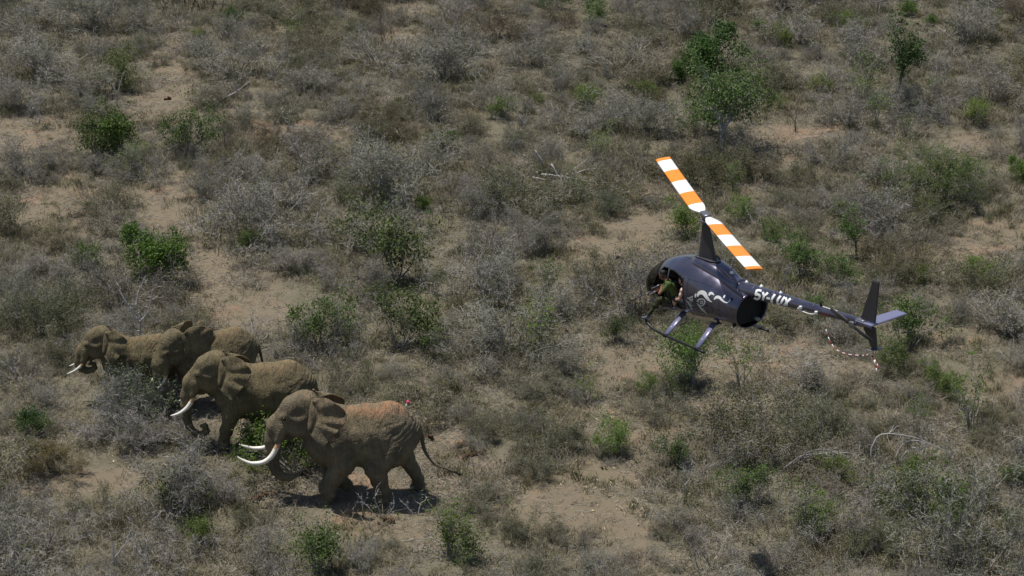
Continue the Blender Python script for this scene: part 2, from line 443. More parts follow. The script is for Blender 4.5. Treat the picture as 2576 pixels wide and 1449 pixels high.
def head_prims():
    H = 2
    pr = [('e', (1.38, 0, 2.98), (.52, .43, .52), None, .2, H), ('c', (1.62, 0, 3.0), .34, (2.08, 0, 2.42), .31, .18, H), ('c', (2.08, 0, 2.42), .31, (2.24, 0, 1.98), .26, .12, H),
          ('c', (1.38, 0, 2.38), .27, (1.80, 0, 2.08), .13, .12, H)]
    for s in (1, -1):
        pr += [('e', (1.25, s * .15, 3.22), (.36, .22, .30), None, .15, H), ('e', (1.42, s * .24, 2.52), (.40, .22, .36), None, .15, H),
               ('e', (1.50, s * .38, 2.80), (.30, .11, .12), ry(R(12)), .08, H), ('e', (1.83, s * .31, 2.88), (.13, .09, .10), None, .08, H),
               ('c', (1.92, s * .20, 2.50), .19, (2.06, s * .29, 2.08), .125, .1, H),
               ('x', (1.46, s * .54, 3.04), (.20, .11, .13), .12), ('x', (1.72, s * .47, 2.62), (.16, .10, .2), .1)]
    return pr
def rot_head(pr, yaw, pitch, piv=(1.0, 0, 2.7)):
    M = Matrix.Rotation(yaw, 3, 'Z') @ Matrix.Rotation(pitch, 3, 'Y'); pv = Vector(piv)
    f = lambda p: tuple(M @ (Vector(p) - pv) + pv)
    out = []
    for q in pr:
        if q[0] == 'c': out.append(('c', f(q[1]), q[2], f(q[3]), q[4], q[5], q[6]))
        elif q[0] == 'e': out.append(('e', f(q[1]), q[2], M @ (q[3] or Matrix.Identity(3)), q[4], q[5]))
        else: out.append(('x', f(q[1]), q[2], q[3]))
    return out, f
def chain(pts, k, tg):
    return [('c', a[:3], a[3], b[:3], b[3], k, tg) for a, b in zip(pts[:-1], pts[1:])]

EAR_ATT = [(1.02, .34, 3.42), (1.10, .44, 3.15), (1.12, .48, 2.9), (1.16, .46, 2.65), (1.14, .44, 2.52)]
EAR_EDGE = [(.98, .50, 3.52), (.68, .66, 3.62), (.34, .88, 3.55), (.10, 1.02, 3.30), (.14, 1.10, 3.02), (.36, 1.10, 2.74), (.56, 1.05, 2.46), (.77, .95, 2.22), (.94, .82, 2.30), (1.08, .60, 2.52)]
def ear(side, flare=0.0, f=None, fold=0.07, seed=0, scale=1.0, dz=0.0, dx=0.0):
    nu, nv = 30, 46
    A = catmull(EAR_ATT, nv); E = catmull(EAR_EDGE, nv)
    E = A.mean(0) + (E - A.mean(0)) * scale if scale != 1 else E
    u = np.linspace(0, 1, nu)[:, None]; v = np.linspace(0, 1, nv)
    Pg = A[None] * (1 - u[..., None]) + E[None] * u[..., None]
    Pg[..., 1] += (.12 * np.sin(np.pi * u ** .8) + flare * u ** 1.2)
    Pg[..., 2] += dz * u ** 1.1
    Pg[..., 0] += dx * u
    Pg[..., 1] += .07 * np.exp(-((u - .09) / .06) ** 2) - .05 * np.exp(-((u - .24) / .07) ** 2)
    rip = np.sin(v[None] * 34 + seed + 2.5 * vnoise(np.stack([v * 5, v * 0 + seed, v * 0], -1))[None]) * (u ** 2.2) * fold
    rip = rip * (.35 + .65 * np.exp(-((v[None] - .5) / .32) ** 2))
    Pg[..., 1] += rip; Pg[..., 2] += rip * .25
    Pg[..., 1] += .03 * fbm(Pg * 2.2 + seed, 2)
    t = .075 - .045 * u * np.ones((1, nv))
    Pg = Pg * np.array([1, side, 1])
    if f:
        sh = Pg.shape; Pg = np.array([f(p) for p in Pg.reshape(-1, 3)]).reshape(sh)
    V, F = grid_solid(Pg, t)
    if side < 0: F = F[:, ::-1]
    return V, F

def make_elephant(name, X, Y, scale, yaw, trunk, legs, tail, tusks, skin, label, head=(0, 0), ear_kw=({}, {}), seed=0, h=.036, lean=0.0, zs=1.0):
    pr = base_prims(); hp, f = rot_head(head_prims(), *head)
    pr += hp
    pr += chain(trunk, .06, 3)
    for lg in legs:
        pr += chain(lg, .12, 4)
        fx, fy, fz, fr = lg[-1]
        if fz < .2: pr.append(('e', (fx + .03, fy, .07), (fr * 1.12, fr * 1.0, .13), None, .06, 4))
    pts = np.array([p[:3] for p in trunk] + [q for lg in legs for q in [p[:3] for p in lg]])
    lo = np.minimum(pts.min(0) - .45, (-2.35, -1.05, -.03)); hi = np.maximum(pts.max(0) + .45, (2.6, 1.05, 3.8)); lo[2] = -.06
    V, F, tg = sdf_body(pr, lo, hi, h, floor=0.0)
    V = laplace(V, F, 2, .5)
    nr = vnormals(V, F)
    # folds and creases carried by the mesh itself
    x, y, z = V.T
    Wp = V + .42 * np.stack([vnoise(V * 1.1 + 3), vnoise(V * 1.1 + 9), vnoise(V * 1.1 + 21)], -1) + .08 * np.stack([vnoise(V * 4 + 3), vnoise(V * 4 + 9), vnoise(V * 4 + 21)], -1)
    ph = (Wp[:, 0] * .70 + Wp[:, 2] * .72 - .25 * (V[:, 0] + .4) ** 2)
    amp = np.clip(.5 + .9 * vnoise(V * .9 + seed), 0, 1)
    cre = -np.abs(np.sin(ph * 19 + 1.5 * vnoise(V * 2.1))) ** .5 * -1
    body = (tg == 1) | (tg == 4)
    per = Wp[:, 0] * .72 - Wp[:, 2] * .70
    rdg = lambda a, b, o: (1 - np.abs(vnoise(np.stack([ph * a, per * b, V[:, 1] * b], -1) + o))) ** 5
    rear = np.clip((.35 - V[:, 0]) / .5, .25, 1)
    d = np.where(body, -(rdg(7.5, 1.5, 3) * .022 + rdg(13, 2.6, 11) * .014) * rear * (.4 + amp), 0)
    Z2 = Wp[:, 2] + .25 * Wp[:, 0]
    d += np.where(tg == 4, (np.abs(np.sin(Z2 * 24)) ** .6 - .7) * .012, 0)
    if True:
        # rings round the trunk
        tp = np.array([p[:3] for p in trunk]); dense = catmull(tp, 80)
        cum = np.concatenate([[0], np.cumsum(np.linalg.norm(np.diff(dense, axis=0), axis=1))])
        sel = np.where((tg == 3))[0]
        if len(sel):
            dd = ((V[sel][:, None] - dense[None]) ** 2).sum(-1).argmin(1)
            d[sel] += (np.abs(np.sin(cum[dd] * 42)) ** .5 - .75) * .014
        sel = np.where((tg == 2) & (V[:, 2] < 2.55) & (V[:, 0] > 1.6))[0]
        d[sel] += (np.abs(np.sin((V[sel, 2] + .3 * V[sel, 0]) * 40)) ** .5 - .75) * .010 * np.clip((2.5 - V[sel, 2]) / .3, 0, 1)
    d += .012 * vnoise(V * 6 + seed) + .022 * vnoise(V * 2.2 + seed)
    d *= np.clip(z / .15, .2, 1)
    V = V + nr * d[:, None]
    parts = [(V, F, 0)]
    for sd, kw in ((1, ear_kw[0]), (-1, ear_kw[1])):
        ev, ef = ear(sd, f=f, seed=seed + (3 if sd < 0 else 0), **kw); parts.append((ev, ef, 0))
    tv, tf = tube([p[:3] for p in tail], [p[3] for p in tail], 8, n=28); parts.append((tv, tf, 0))
    V_, F_ = join_parts([(a, b) for a, b, _ in parts])
    me = mesh_mixed('body', [(V_, F_, 0)], [skin])
    g = gp(X, Y)
    root = empty(name, (g.x, g.y, th(g.x, g.y) + .01), label, 'elephant', 'elephants running across the scrub')
    root.rotation_euler = (R(lean), 0, math.pi + R(yaw)); root.scale = (scale, scale, scale * zs)
    link('body', me, root)
    for sd, tk in zip((1, -1), tusks):
        if not tk: continue
        pts = np.array([f(p[:3]) for p in tk]); rr = np.array([p[3] for p in tk])
        v, q = tube(pts, rr, 10, n=26)
        k = 26 * 10; mi = np.zeros(len(q), int)
        ci = v[q].mean(1); dr = np.linalg.norm(ci - pts[0], axis=1); mi[dr < .30] = 1
        tm = mesh_mixed('tusk', [(v, q[mi == 0], 0), (v, q[mi == 1], 1)], [IVORY, IVORY_ROOT]); link('tusk', tm, root)
    for sd in (1, -1):
        c = f((1.86, sd * .375, 2.83)); v, q = rbox((0, 0, 0), (.09, .06, .08)); link('eye', mesh_mixed('eye', [(v * 1.0 + np.array(c), q, 0)], [EYE]), root)
    # tuft of coarse hair at the tail's end
    rng = np.random.default_rng(seed + 5); e = np.array(tail[-1][:3]); dr = e - np.array(tail[-2][:3]); dr /= np.linalg.norm(dr)
    parts = []
    for k in range(16):
        a = e - dr * rng.uniform(0, .3); b_ = a + dr * rng.uniform(.1, .28) + rng.normal(0, .05, 3) + np.array([0, 0, -.06])
        parts.append((*tube([a, (a + b_) / 2 + rng.normal(0, .01, 3), b_], [.012, .010, .003], 3),))
    link('tail_tuft', mesh_mixed('tail_tuft', [(v, q, 0) for v, q in parts], [TUFT]), root)
    # toenails on the planted feet
    for lg in legs:
        fx, fy, fz, fr = lg[-1]
        if fz >= .2: continue
        for a in (-42, 0, 42):
            c = (fx + .03 + fr * 1.10 * math.cos(R(a)), fy + fr * 1.0 * math.sin(R(a)), .075)
            v, q = rbox(c, (.05, .09, .09), Matrix.Rotation(R(a), 4, 'Z')); link('toenail', mesh_mixed('toenail', [(v, q, 0)], [NAIL]), root)
    return root

# the front bull with long tusks, mid-stride
TR_A = [(2.22, 0, 2.02, .26), (2.27, .02, 1.62, .215), (2.27, .04, 1.22, .175), (2.18, .05, .92, .15), (2.00, .06, .74, .125), (1.80, .06, .70, .105), (1.58, .06, .80, .08)]
LEGS_A = [[(.44, .42, 2.0, .39), (.18, .47, 1.38, .35), (.44, .48, .94, .275), (.72, .48, .54, .215), (.62, .46, .33, .175), (.74, .46, .10, .21)],
          [(.5, -.36, 1.9, .33), (.72, -.30, 1.2, .25), (.62, -.20, .66, .20), (.30, -.12, .48, .18), (.14, -.10, .30, .20)],
          [(-1.25, .38, 1.75, .46), (-.76, .46, 1.20, .35), (-.84, .46, .78, .24), (-.90, .45, .42, .20), (-.90, .44, .10, .205)],
          [(-1.45, -.36, 1.6, .40), (-1.58, -.38, 1.1, .29), (-1.84, -.38, .62, .20), (-1.98, -.38, .34, .17), (-2.0, -.38, .10, .19)]]
TAIL_A = [(-1.92, 0, 2.30, .09), (-2.10, .02, 2.05, .075), (-2.14, .03, 1.72, .06), (-2.22, .03, 1.42, .05), (-2.48, .03, 1.02, .036), (-2.84, .02, .84, .028), (-3.12, 0, .70, .02)]
TK_A = [(2.02, .28, 2.12, .085), (2.12, .34, 1.88, .082), (2.28, .42, 1.62, .078), (2.52, .47, 1.46, .070), (2.85, .48, 1.44, .055), (3.12, .44, 1.54, .035), (3.26, .40, 1.63, .012)]
mir = lambda tk: [(a, -b, c, d) for a, b, c, d in tk]
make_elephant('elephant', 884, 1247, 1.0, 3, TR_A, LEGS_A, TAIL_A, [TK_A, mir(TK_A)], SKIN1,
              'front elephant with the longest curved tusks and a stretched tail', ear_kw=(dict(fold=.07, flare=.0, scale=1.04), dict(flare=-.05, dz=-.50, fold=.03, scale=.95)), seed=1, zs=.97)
# second bull, trunk curled at the tip
TR_B = [(2.24, 0, 1.98, .24), (2.32, .02, 1.6, .20), (2.34, .04, 1.2, .165), (2.27, .05, .82, .14), (2.08, .06, .52, .125), (1.86, .06, .44, .115), (1.68, .06, .60, .10), (1.72, .06, .80, .08), (1.86, .06, .80, .055)]
LEGS_B = [[(.55, .42, 2.0, .36), (.80, .46, 1.35, .27), (.98, .46, .80, .21), (1.08, .45, .4, .175), (1.14, .44, .10, .20)],
          [(.5, -.38, 1.9, .33), (.30, -.38, 1.3, .26), (.0, -.36, .8, .2), (-.25, -.36, .4, .18), (-.30, -.36, .10, .19)],
          [(-1.28, .38, 1.75, .44), (-1.15, .46, 1.22, .31), (-1.45, .46, .78, .22), (-1.6, .45, .42, .185), (-1.58, .44, .10, .20)],
          [(-1.3, -.36, 1.6, .40), (-.85, -.38, 1.1, .29), (-.95, -.38, .62, .20), (-1.0, -.38, .34, .17), (-.95, -.38, .10, .19)]]
TAIL_B = [(-1.92, 0, 2.30, .09), (-2.12, .02, 2.0, .07), (-2.2, .03, 1.6, .05), (-2.22, .03, 1.2, .036), (-2.3, .02, .95, .02)]
TK_B = [(2.00, .28, 2.12, .08), (2.10, .33, 1.90, .078), (2.26, .38, 1.68, .070), (2.50, .41, 1.50, .055), (2.72, .41, 1.42, .035), (2.84, .40, 1.40, .012)]
TK_Bf = [(2.00, -.28, 2.12, .07), (2.10, -.30, 1.94, .066), (2.26, -.32, 1.78, .058), (2.42, -.32, 1.68, .045), (2.60, -.30, 1.60, .012)]
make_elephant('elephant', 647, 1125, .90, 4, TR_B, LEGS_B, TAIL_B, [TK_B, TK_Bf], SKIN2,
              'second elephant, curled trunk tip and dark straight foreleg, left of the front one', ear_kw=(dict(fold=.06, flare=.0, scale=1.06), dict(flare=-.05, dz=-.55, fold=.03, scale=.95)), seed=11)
# third, half hidden behind the second, its face turned to the camera
TR_C = [(2.2, .0, 2.0, .24), (2.26, .02, 1.6, .2), (2.22, .04, 1.2, .16), (2.1, .05, .85, .13), (1.9, .05, .6, .1), (1.75, .05, .55, .07)]
def turn(pts, yaw, pitch):
    _, f = rot_head([], yaw, pitch); return [(*f(p[:3]), p[3]) for p in pts]
HC = (R(-38), R(16))
LEGS_C = [[(.5, .42, 2.0, .36), (.25, .46, 1.35, .27), (.0, .46, .75, .2), (-.3, .45, .4, .175), (-.4, .44, .2, .19)],
          [(.6, -.38, 1.9, .33), (.85, -.38, 1.2, .25), (.95, -.36, .7, .2), (.98, -.36, .35, .175), (1.0, -.36, .10, .19)],
          LEGS_B[2], LEGS_B[3]]
make_elephant('elephant', 529, 1022, .80, 22, turn(TR_C, R(16), R(10)), LEGS_C, TAIL_B, [TK_Bf and [(a, -b, c, d) for a, b, c, d in TK_Bf], TK_Bf], SKIN2,
              'third elephant, mostly hidden, standing behind the second one with its face behind twigs', head=(R(16), R(10)), ear_kw=(dict(fold=.06, flare=.0, scale=1.06), dict(flare=.0, dz=-.45, dx=-.25, fold=.03)), seed=23)
# the leading, smallest one, trunk curled under the mouth
TR_D = [(2.22, 0, 2.00, .24), (2.28, .0, 1.80, .19), (2.20, .02, 1.60, .17), (2.00, .03, 1.50, .15), (1.78, .04, 1.52, .13), (1.63, .05, 1.65, .11), (1.65, .05, 1.81, .085), (1.78, .05, 1.87, .065), (1.88, .05, 1.79, .045)]
LEGS_D = [[(.5, .42, 2.0, .36), (.6, .46, 1.35, .27), (.72, .46, .80, .21), (.7, .45, .4, .175), (.74, .44, .10, .20)],
          [(.5, -.38, 1.9, .33), (.30, -.38, 1.3, .26), (.1, -.36, .8, .2), (-.15, -.36, .4, .18), (-.20, -.36, .10, .19)],
          [(-1.28, .38, 1.75, .44), (-.95, .46, 1.22, .31), (-1.2, .46, .78, .22), (-1.3, .45, .42, .185), (-1.25, .44, .10, .20)],
          [(-1.4, -.36, 1.6, .40), (-1.5, -.38, 1.1, .29), (-1.8, -.38, .62, .20), (-1.95, -.38, .34, .17), (-1.95, -.38, .10, .19)]]
TK_D = [(2.02, .28, 2.1, .07), (2.16, .34, 1.90, .062), (2.42, .38, 1.70, .045), (2.68, .40, 1.58, .03), (2.80, .40, 1.54, .01)]
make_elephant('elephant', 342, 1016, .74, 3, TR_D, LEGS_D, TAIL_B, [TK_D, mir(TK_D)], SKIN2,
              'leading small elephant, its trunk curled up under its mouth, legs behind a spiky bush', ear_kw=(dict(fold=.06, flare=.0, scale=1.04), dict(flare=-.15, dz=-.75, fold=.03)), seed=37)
# the pink-tailed dart stuck in the front bull's rump
def dart():
    d = empty('tranquilizer_dart', (0, 0, 0), 'small pink tailed dart sticking up from the rump of the front elephant', 'dart')
    g = gp(884, 1247); base = Vector((g.x + 1.60, g.y, 2.83)); d.location = base
    ax = np.array([.45, 0, .9]); ax /= np.linalg.norm(ax)
    obj_quads('needle', [tube([ax * -.06, ax * .10], [.006, .006], 6)], [principled('steel', (.6, .6, .62), .3, 1.0)[0]], d)
    obj_quads('barrel', [tube([ax * .08, ax * .22], [.016, .016], 8)], [principled('white_plastic', (.8, .8, .8), .4)[0]], d)
    obj_quads('flight', [tube([ax * .21, ax * .25, ax * .32], [.012, .032, .038], 8)], [principled('pink_fluff', (.85, .06, .22), .8)[0]], d)
dart()
# ---------------------------------------------------------------- helicopter
HUB_Z = 3.2
fwd = Vector((-.5817, .8009, -.1418)).normalized()
up_ = Vector((-.0907, .1094, .9899)); up_ = (up_ - fwd * up_.dot(fwd)).normalized()
lft = up_.cross(fwd).normalized()
hub_w = Vector((4.807, 52.771, 11.574))
HM = Matrix(((fwd.x, lft.x, up_.x, 0), (fwd.y, lft.y, up_.y, 0), (fwd.z, lft.z, up_.z, 0), (0, 0, 0, 1)))
HM = Matrix.Translation(hub_w - up_ * HUB_Z) @ HM
HI = HM.inverted()
heli = empty('helicopter', (0, 0, 0), 'dark grey four seat helicopter hovering with its doors off and striped rotor', 'helicopter')
heli.matrix_world = HM
def hray(X, Y, zoom=3):
    if zoom == 3: sx, sy = 2350 + X / 2.45333, 900 + Y / 2.45333
    elif zoom == 6: sx, sy = 2800 + X / 3.81333, 1000 + Y / 3.81333
    elif zoom == 4: sx, sy = 2380 + X / 4.83, 940 + Y / 4.83
    d = ray(sx * .670833, sy * .670833)
    return HI @ CAMP, (HI.to_3x3() @ d).normalized()
def hproj(p):
    X, Y, d = project(HM @ Vector(p)); return ((X / .670833) - 2350) * 2.45333, ((Y / .670833) - 900) * 2.45333

PAINT, t_, b_ = principled('charcoal_metallic_paint', (.06, .056, .075), .22, .6, .5, .8)
co_ = N(t_, 'ShaderNodeTexCoord').outputs['Object']
n_ = N(t_, 'ShaderNodeTexNoise'); n_.inputs['Scale'].default_value = 3; n_.inputs['Detail'].default_value = 6; t_.links.new(co_, n_.inputs[0])
t_.links.new(mix(t_, ramp(t_, n_.outputs['Fac'], [(.4, 0.0), (.7, 1.0)]), (.066, .062, .098), (.095, .090, .130)), b_.inputs['Base Color'])
t_.links.new(ramp(t_, n_.outputs['Fac'], [(.3, .16), (.8, .34)]), b_.inputs['Roughness'])
PAINT_M = principled('matt_charcoal_paint', (.050, .046, .050), .5, .1, .4)[0]
STRUT = principled('grey_strut_paint', (.21, .21, .33), .35, .3, .5)[0]
BLACK = principled('black_lining', (.010, .010, .011), .7)[0]
RUBBER = principled('black_frame', (.018, .018, .02), .4)[0]
WHITE = principled('white_paint', (.80, .80, .78), .35)[0]
ORANGE = principled('orange_paint', (.85, .26, .02), .35)[0]
METAL = principled('dull_metal', (.22, .22, .24), .4, .8)[0]
RED = principled('red_tape', (.30, .02, .03), .5)[0]
SEATM = principled('dark_leather', (.030, .028, .028), .55)[0]
GLASS = P('tinted_acrylic'); GLASS.use_nodes = True
t_ = GLASS.node_tree; t_.nodes.clear()
gl = N(t_, 'ShaderNodeBsdfGlossy'); gl.inputs['Roughness'].default_value = .04; gl.inputs['Color'].default_value = (.9, .9, .95, 1)
tr = N(t_, 'ShaderNodeBsdfTransparent'); tr.inputs['Color'].default_value = (.16, .155, .15, 1)
fr = N(t_, 'ShaderNodeFresnel'); fr.inputs['IOR'].default_value = 1.45
ms = N(t_, 'ShaderNodeMixShader'); ou = N(t_, 'ShaderNodeOutputMaterial')
t_.links.new(fr.outputs[0], ms.inputs[0]); t_.links.new(tr.outputs[0], ms.inputs[1]); t_.links.new(gl.outputs[0], ms.inputs[2]); t_.links.new(ms.outputs[0], ou.inputs[0])

# cabin and engine cowling, lofted along x: x, z bottom, z top, half width, exponent, slant
SEC = [(2.37, .92, 1.00, .05, 2.0, 0), (2.32, .80, 1.17, .19, 2.1, 0), (2.20, .69, 1.36, .33, 2.2, 0), (1.99, .60, 1.56, .45, 2.3, 0), (1.66, .53, 1.76, .53, 2.4, 0),
       (1.25, .48, 1.93, .60, 2.5, 0), (.85, .46, 2.01, .64, 2.6, 0), (.4, .455, 2.02, .655, 2.7, 0), (0, .47, 1.98, .655, 2.6, 0), (-.4, .51, 1.86, .63, 2.5, -.02),
       (-.8, .53, 1.70, .595, 2.5, -.05), (-1.15, .54, 1.57, .56, 2.5, -.09), (-1.44, .56, 1.48, .52, 2.5, -.12)]
def sec_at(x):
    s = np.array(SEC)[::-1]; return [np.interp(x, s[:, 0], s[:, k]) for k in range(1, 6)]
M_, N_ = 70, 96
cs = catmull(SEC, M_)
th_ = np.arange(N_) * 2 * math.pi / N_
def ring(row):
    x, zb, zt, hw, e, sl = row
    c, s = np.cos(th_), np.sin(th_); zc = (zb + zt) / 2; hz = (zt - zb) / 2
    y = hw * np.sign(c) * np.abs(c) ** (2 / e); z = hz * np.sign(s) * np.abs(s) ** (2 / e)
    y = y * (1 - .10 * np.clip(z / hz, 0, 1) ** 2 - .16 * np.clip(-z / hz, 0, 1) ** 2)
    return np.stack([x + sl * (z / hz + 1) * .9, y, z + zc], -1)
Vf = np.vstack([ring(r) for r in cs])
i, j = np.meshgrid(np.arange(M_ - 1), np.arange(N_), indexing='ij'); j2 = (j + 1) % N_
Ff = np.stack([i * N_ + j, (i + 1) * N_ + j, (i + 1) * N_ + j2, i * N_ + j2], -1).reshape(-1, 4)
Vf = np.vstack([Vf, [[2.38, 0, .96]]])
cap = np.stack([np.arange(N_), (np.arange(N_) + 1) % N_, np.full(N_, len(Vf) - 1), np.full(N_, len(Vf) - 1)], -1)
# windshield faces: the bubble ahead of the doors
cen = Vf[Ff].mean(1)
edge_x = 1.42 + .28 * np.clip(1.75 - cen[:, 2], 0, 1)
isglass = (cen[:, 0] > edge_x) & (cen[:, 2] > .80 + .05 * (cen[:, 0] - 1.4)) & ~((np.abs(cen[:, 1]) < .022))
def shell(V, F, t=.022):
    n = vnormals(V, np.vstack([Ff, cap])); k = len(V)
    Vi = V - n * t
    ed = {}
    for f in F:
        f = list(dict.fromkeys(f))
        for a, b in zip(f, f[1:] + f[:1]): ed[(a, b)] = 1
    rim = [(a, b) for a, b in ed if (b, a) not in ed]
    FF = [list(dict.fromkeys(f)) for f in F] + [[i + k for i in list(dict.fromkeys(f))[::-1]] for f in F] + [[b, a, a + k, b + k] for a, b in rim]
    return np.vstack([V, Vi]), FF
def pymesh(name, V, F, mats, smooth=True):
    me = bpy.data.meshes.new(name); me.from_pydata([tuple(v) for v in V], [], [[int(i) for i in f] for f in F])
    for m in mats: me.materials.append(m)
    bm = bmesh.new(); bm.from_mesh(me); lo_ = [v for v in bm.verts if not v.link_faces]; bmesh.ops.delete(bm, geom=lo_, context='VERTS')
    bmesh.ops.recalc_face_normals(bm, faces=bm.faces); bm.to_mesh(me); bm.free()
    me.polygons.foreach_set('use_smooth', [smooth] * len(me.polygons)); me.update(); return me
bvh_f = BVHTree.FromPolygons([tuple(v) for v in Vf], [list(dict.fromkeys(map(int, f))) for f in np.vstack([Ff, cap])])
Vs, Fs = shell(Vf, [list(map(int, f)) for f in Ff[~isglass]] + ([]))
fus = link('fuselage', pymesh('fuselage', Vs, Fs, [PAINT]), heli)
# doorways cut on both sides: front and rear door with a post between
def prism(poly, y0, y1):
    n = len(poly); V = [(x, y0, z) for x, z in poly] + [(x, y1, z) for x, z in poly]
    F = [list(range(n))[::-1], [n + k for k in range(n)]] + [[k, (k + 1) % n, n + (k + 1) % n, n + k] for k in range(n)]
    me = bpy.data.meshes.new('cut'); me.from_pydata(V, [], F)
    bm = bmesh.new(); bm.from_mesh(me); bmesh.ops.recalc_face_normals(bm, faces=bm.faces); bm.to_mesh(me); bm.free()
    o = bpy.data.objects.new('cut', me); COL.objects.link(o); return o
DOOR_F = [(.96, .80), (1.30, .80), (1.55, .98), (1.60, 1.25), (1.46, 1.50), (1.22, 1.74), (.96, 1.76)]
DOOR_R = [(.30, .86), (.44, .80), (.90, .80), (.90, 1.75), (.66, 1.74), (.30, 1.64)]
cuts = [prism(p, y0, y1) for p in (DOOR_F, DOOR_R) for y0, y1 in ((.30, 1.0),)]
for c in cuts:
    c.matrix_world = HM
    md = fus.modifiers.new('cut', 'BOOLEAN'); md.object = c; md.operation = 'DIFFERENCE'; md.solver = 'EXACT'
bpy.context.view_layer.update()
dg = bpy.context.evaluated_depsgraph_get(); me2 = bpy.data.meshes.new_from_object(fus.evaluated_get(dg))
fus.modifiers.clear(); fus.data = me2; me2.name = 'fuselage'
for c in cuts: bpy.data.objects.remove(c, do_unlink=True)
Vg, Fg = shell(Vf, [list(map(int, f)) for f in Ff[isglass]] + [list(map(int, f)) for f in cap], .006)
link('windshield', pymesh('windshield', Vg, Fg, [GLASS]), heli)
def side_z(x, z, s=1, off=0.0):
    h = bvh_f.ray_cast(Vector((x, 3 * s, z)), Vector((0, -s, 0))); return np.array(h[0]) + np.array([0, s * off, 0]) if h[0] else np.array([x, .5 * s, z])
def seam(pts, name='panel_seam', r_=.0045, mat=None):
    link(name, mesh_mixed(name, [(*tube([side_z(x, z, 1, .001) for x, z in catmull(pts, 30)], r_, 5, cap=False), 0)], [mat or RUBBER]), fus)
# skylight pane in the roof
def on_body(x, y, off=0.0, tree=None, top=True):
    h = (tree or bvh_f).ray_cast(Vector((x, y, 5 if top else -3)), Vector((0, 0, -1 if top else 1)))
    return np.array(h[0] + h[1] * off) if h[0] else None
q = [(1.15, .30), (.72, .46), (.78, .22), (1.1, .20)]
# door frames
for poly in (DOOR_F, DOOR_R):
    for s in (1,):
        pts = []
        for k in range(len(poly)):
            a, b = np.array(poly[k]), np.array(poly[(k + 1) % len(poly)])
            for u in np.linspace(0, 1, 5)[:-1]: c = a + (b - a) * u; pts.append(side_z(c[0], c[1], s, .004))
        pts.append(pts[0]); obj_quads('door_frame', [tube(pts, .013, 6, cap=False)], [RUBBER], heli)
seam([(.14, .62), (.14, 1.1), (.12, 1.66)]); seam([(-.95, .70), (-.98, 1.1), (-.98, 1.52)]); seam([(.14, .74), (-.4, .76), (-1.3, .80)])
seam([(-.25, .95), (-.25, 1.25), (-.30, 1.30), (-.70, 1.25), (-.74, 1.0), (-.70, .93), (-.30, .92), (-.25, .95)]); seam([(.14, 1.66), (-.4, 1.62), (-.98, 1.50)])
for x, z in [(.10 - .11 * k, .70) for k in range(13)] + [(-.95, .80 + .1 * k) for k in range(7)]:
    p = side_z(x, z, 1, .002); link('rivet', mesh_mixed('rivet', [(*rbox(p, (.014, .014, .014)), 0)], [METAL]), fus)
# cabin interior: floor, rear bulkhead, seats, instrument pod, engine bay wall
obj_quads('cabin_floor', [box(.22, 1.75, -.46, .46, .66, .71)], [BLACK], heli, False)
obj_quads('bulkhead', [box(.10, .16, -.50, .50, .70, 1.70)], [BLACK], heli, False)
obj_quads('engine_firewall', [box(-1.36, -1.32, -.47, .47, .66, 1.40)], [BLACK], heli, False)
obj_quads('instrument_pod', [rbox((1.72, -.05, 1.02), (.22, .30, .45)), tube([(1.5, 0, .66), (1.68, -.03, .85)], [.07, .09], 8)], [BLACK], heli)
obj_quads('exhaust_pipe', [tube([(-1.3, -.18, .78), (-1.55, -.2, .72)], [.05, .05], 10)], [METAL], heli)
for x, y in ((1.02, .30), (1.02, -.30), (.36, .30), (.36, -.30)):
    st = link('seat', mesh_mixed('seat', [(*rbox((x + .14, y, .80), (.48, .46, .24)), 0)], [SEATM]), heli)
    link('backrest', mesh_mixed('backrest', [(*rbox((x - .10, y, 1.14), (.12, .44, .62), Matrix.Rotation(R(-12), 4, 'Y')), 0)], [SEATM]), st)
# upper fairing running back from the roof to the boom
RG = [(.55, 1.90, 2.035, .10), (.30, 1.75, 2.10, .30), (.0, 1.65, 2.11, .34), (-.35, 1.45, 2.05, .33), (-.70, 1.30, 1.93, .29), (-1.0, 1.25, 1.78, .235), (-1.22, 1.27, 1.735, .215)]
rc = catmull(RG, 30); rows = []
for x, zb, zt, hw in rc:
    zc, hz = (zb + zt) / 2, (zt - zb) / 2; e = 2.6
    c, s = np.cos(th_), np.sin(th_); rows.append(np.stack([np.full(N_, x), hw * np.sign(c) * np.abs(c) ** (2 / e), zc + hz * np.sign(s) * np.abs(s) ** (2 / e)], -1))
Vr = np.vstack(rows); i, j = np.meshgrid(np.arange(29), np.arange(N_), indexing='ij'); j2 = (j + 1) % N_
Fr = np.stack([i * N_ + j, (i + 1) * N_ + j, (i + 1) * N_ + j2, i * N_ + j2], -1).reshape(-1, 4)
Fr_ = [list(map(int, f)) for f in Fr] + [list(range(N_)), [29 * N_ + k for k in range(N_)][::-1]]
rg = link('gearbox_cowling', pymesh('gearbox_cowling', Vr, Fr_, [PAINT]), heli)
for k in range(4):       # louvre slots in the side of the upper fairing
    x = -.62 - .11 * k; y = float(np.interp(-x, [-c[0] for c in RG], [c[3] for c in RG]))
    link('vent_slot', mesh_mixed('vent_slot', [(*box(x - .035, x + .03, y - .02, y + .004, 1.48, 1.62), 0)], [BLACK], False), rg)
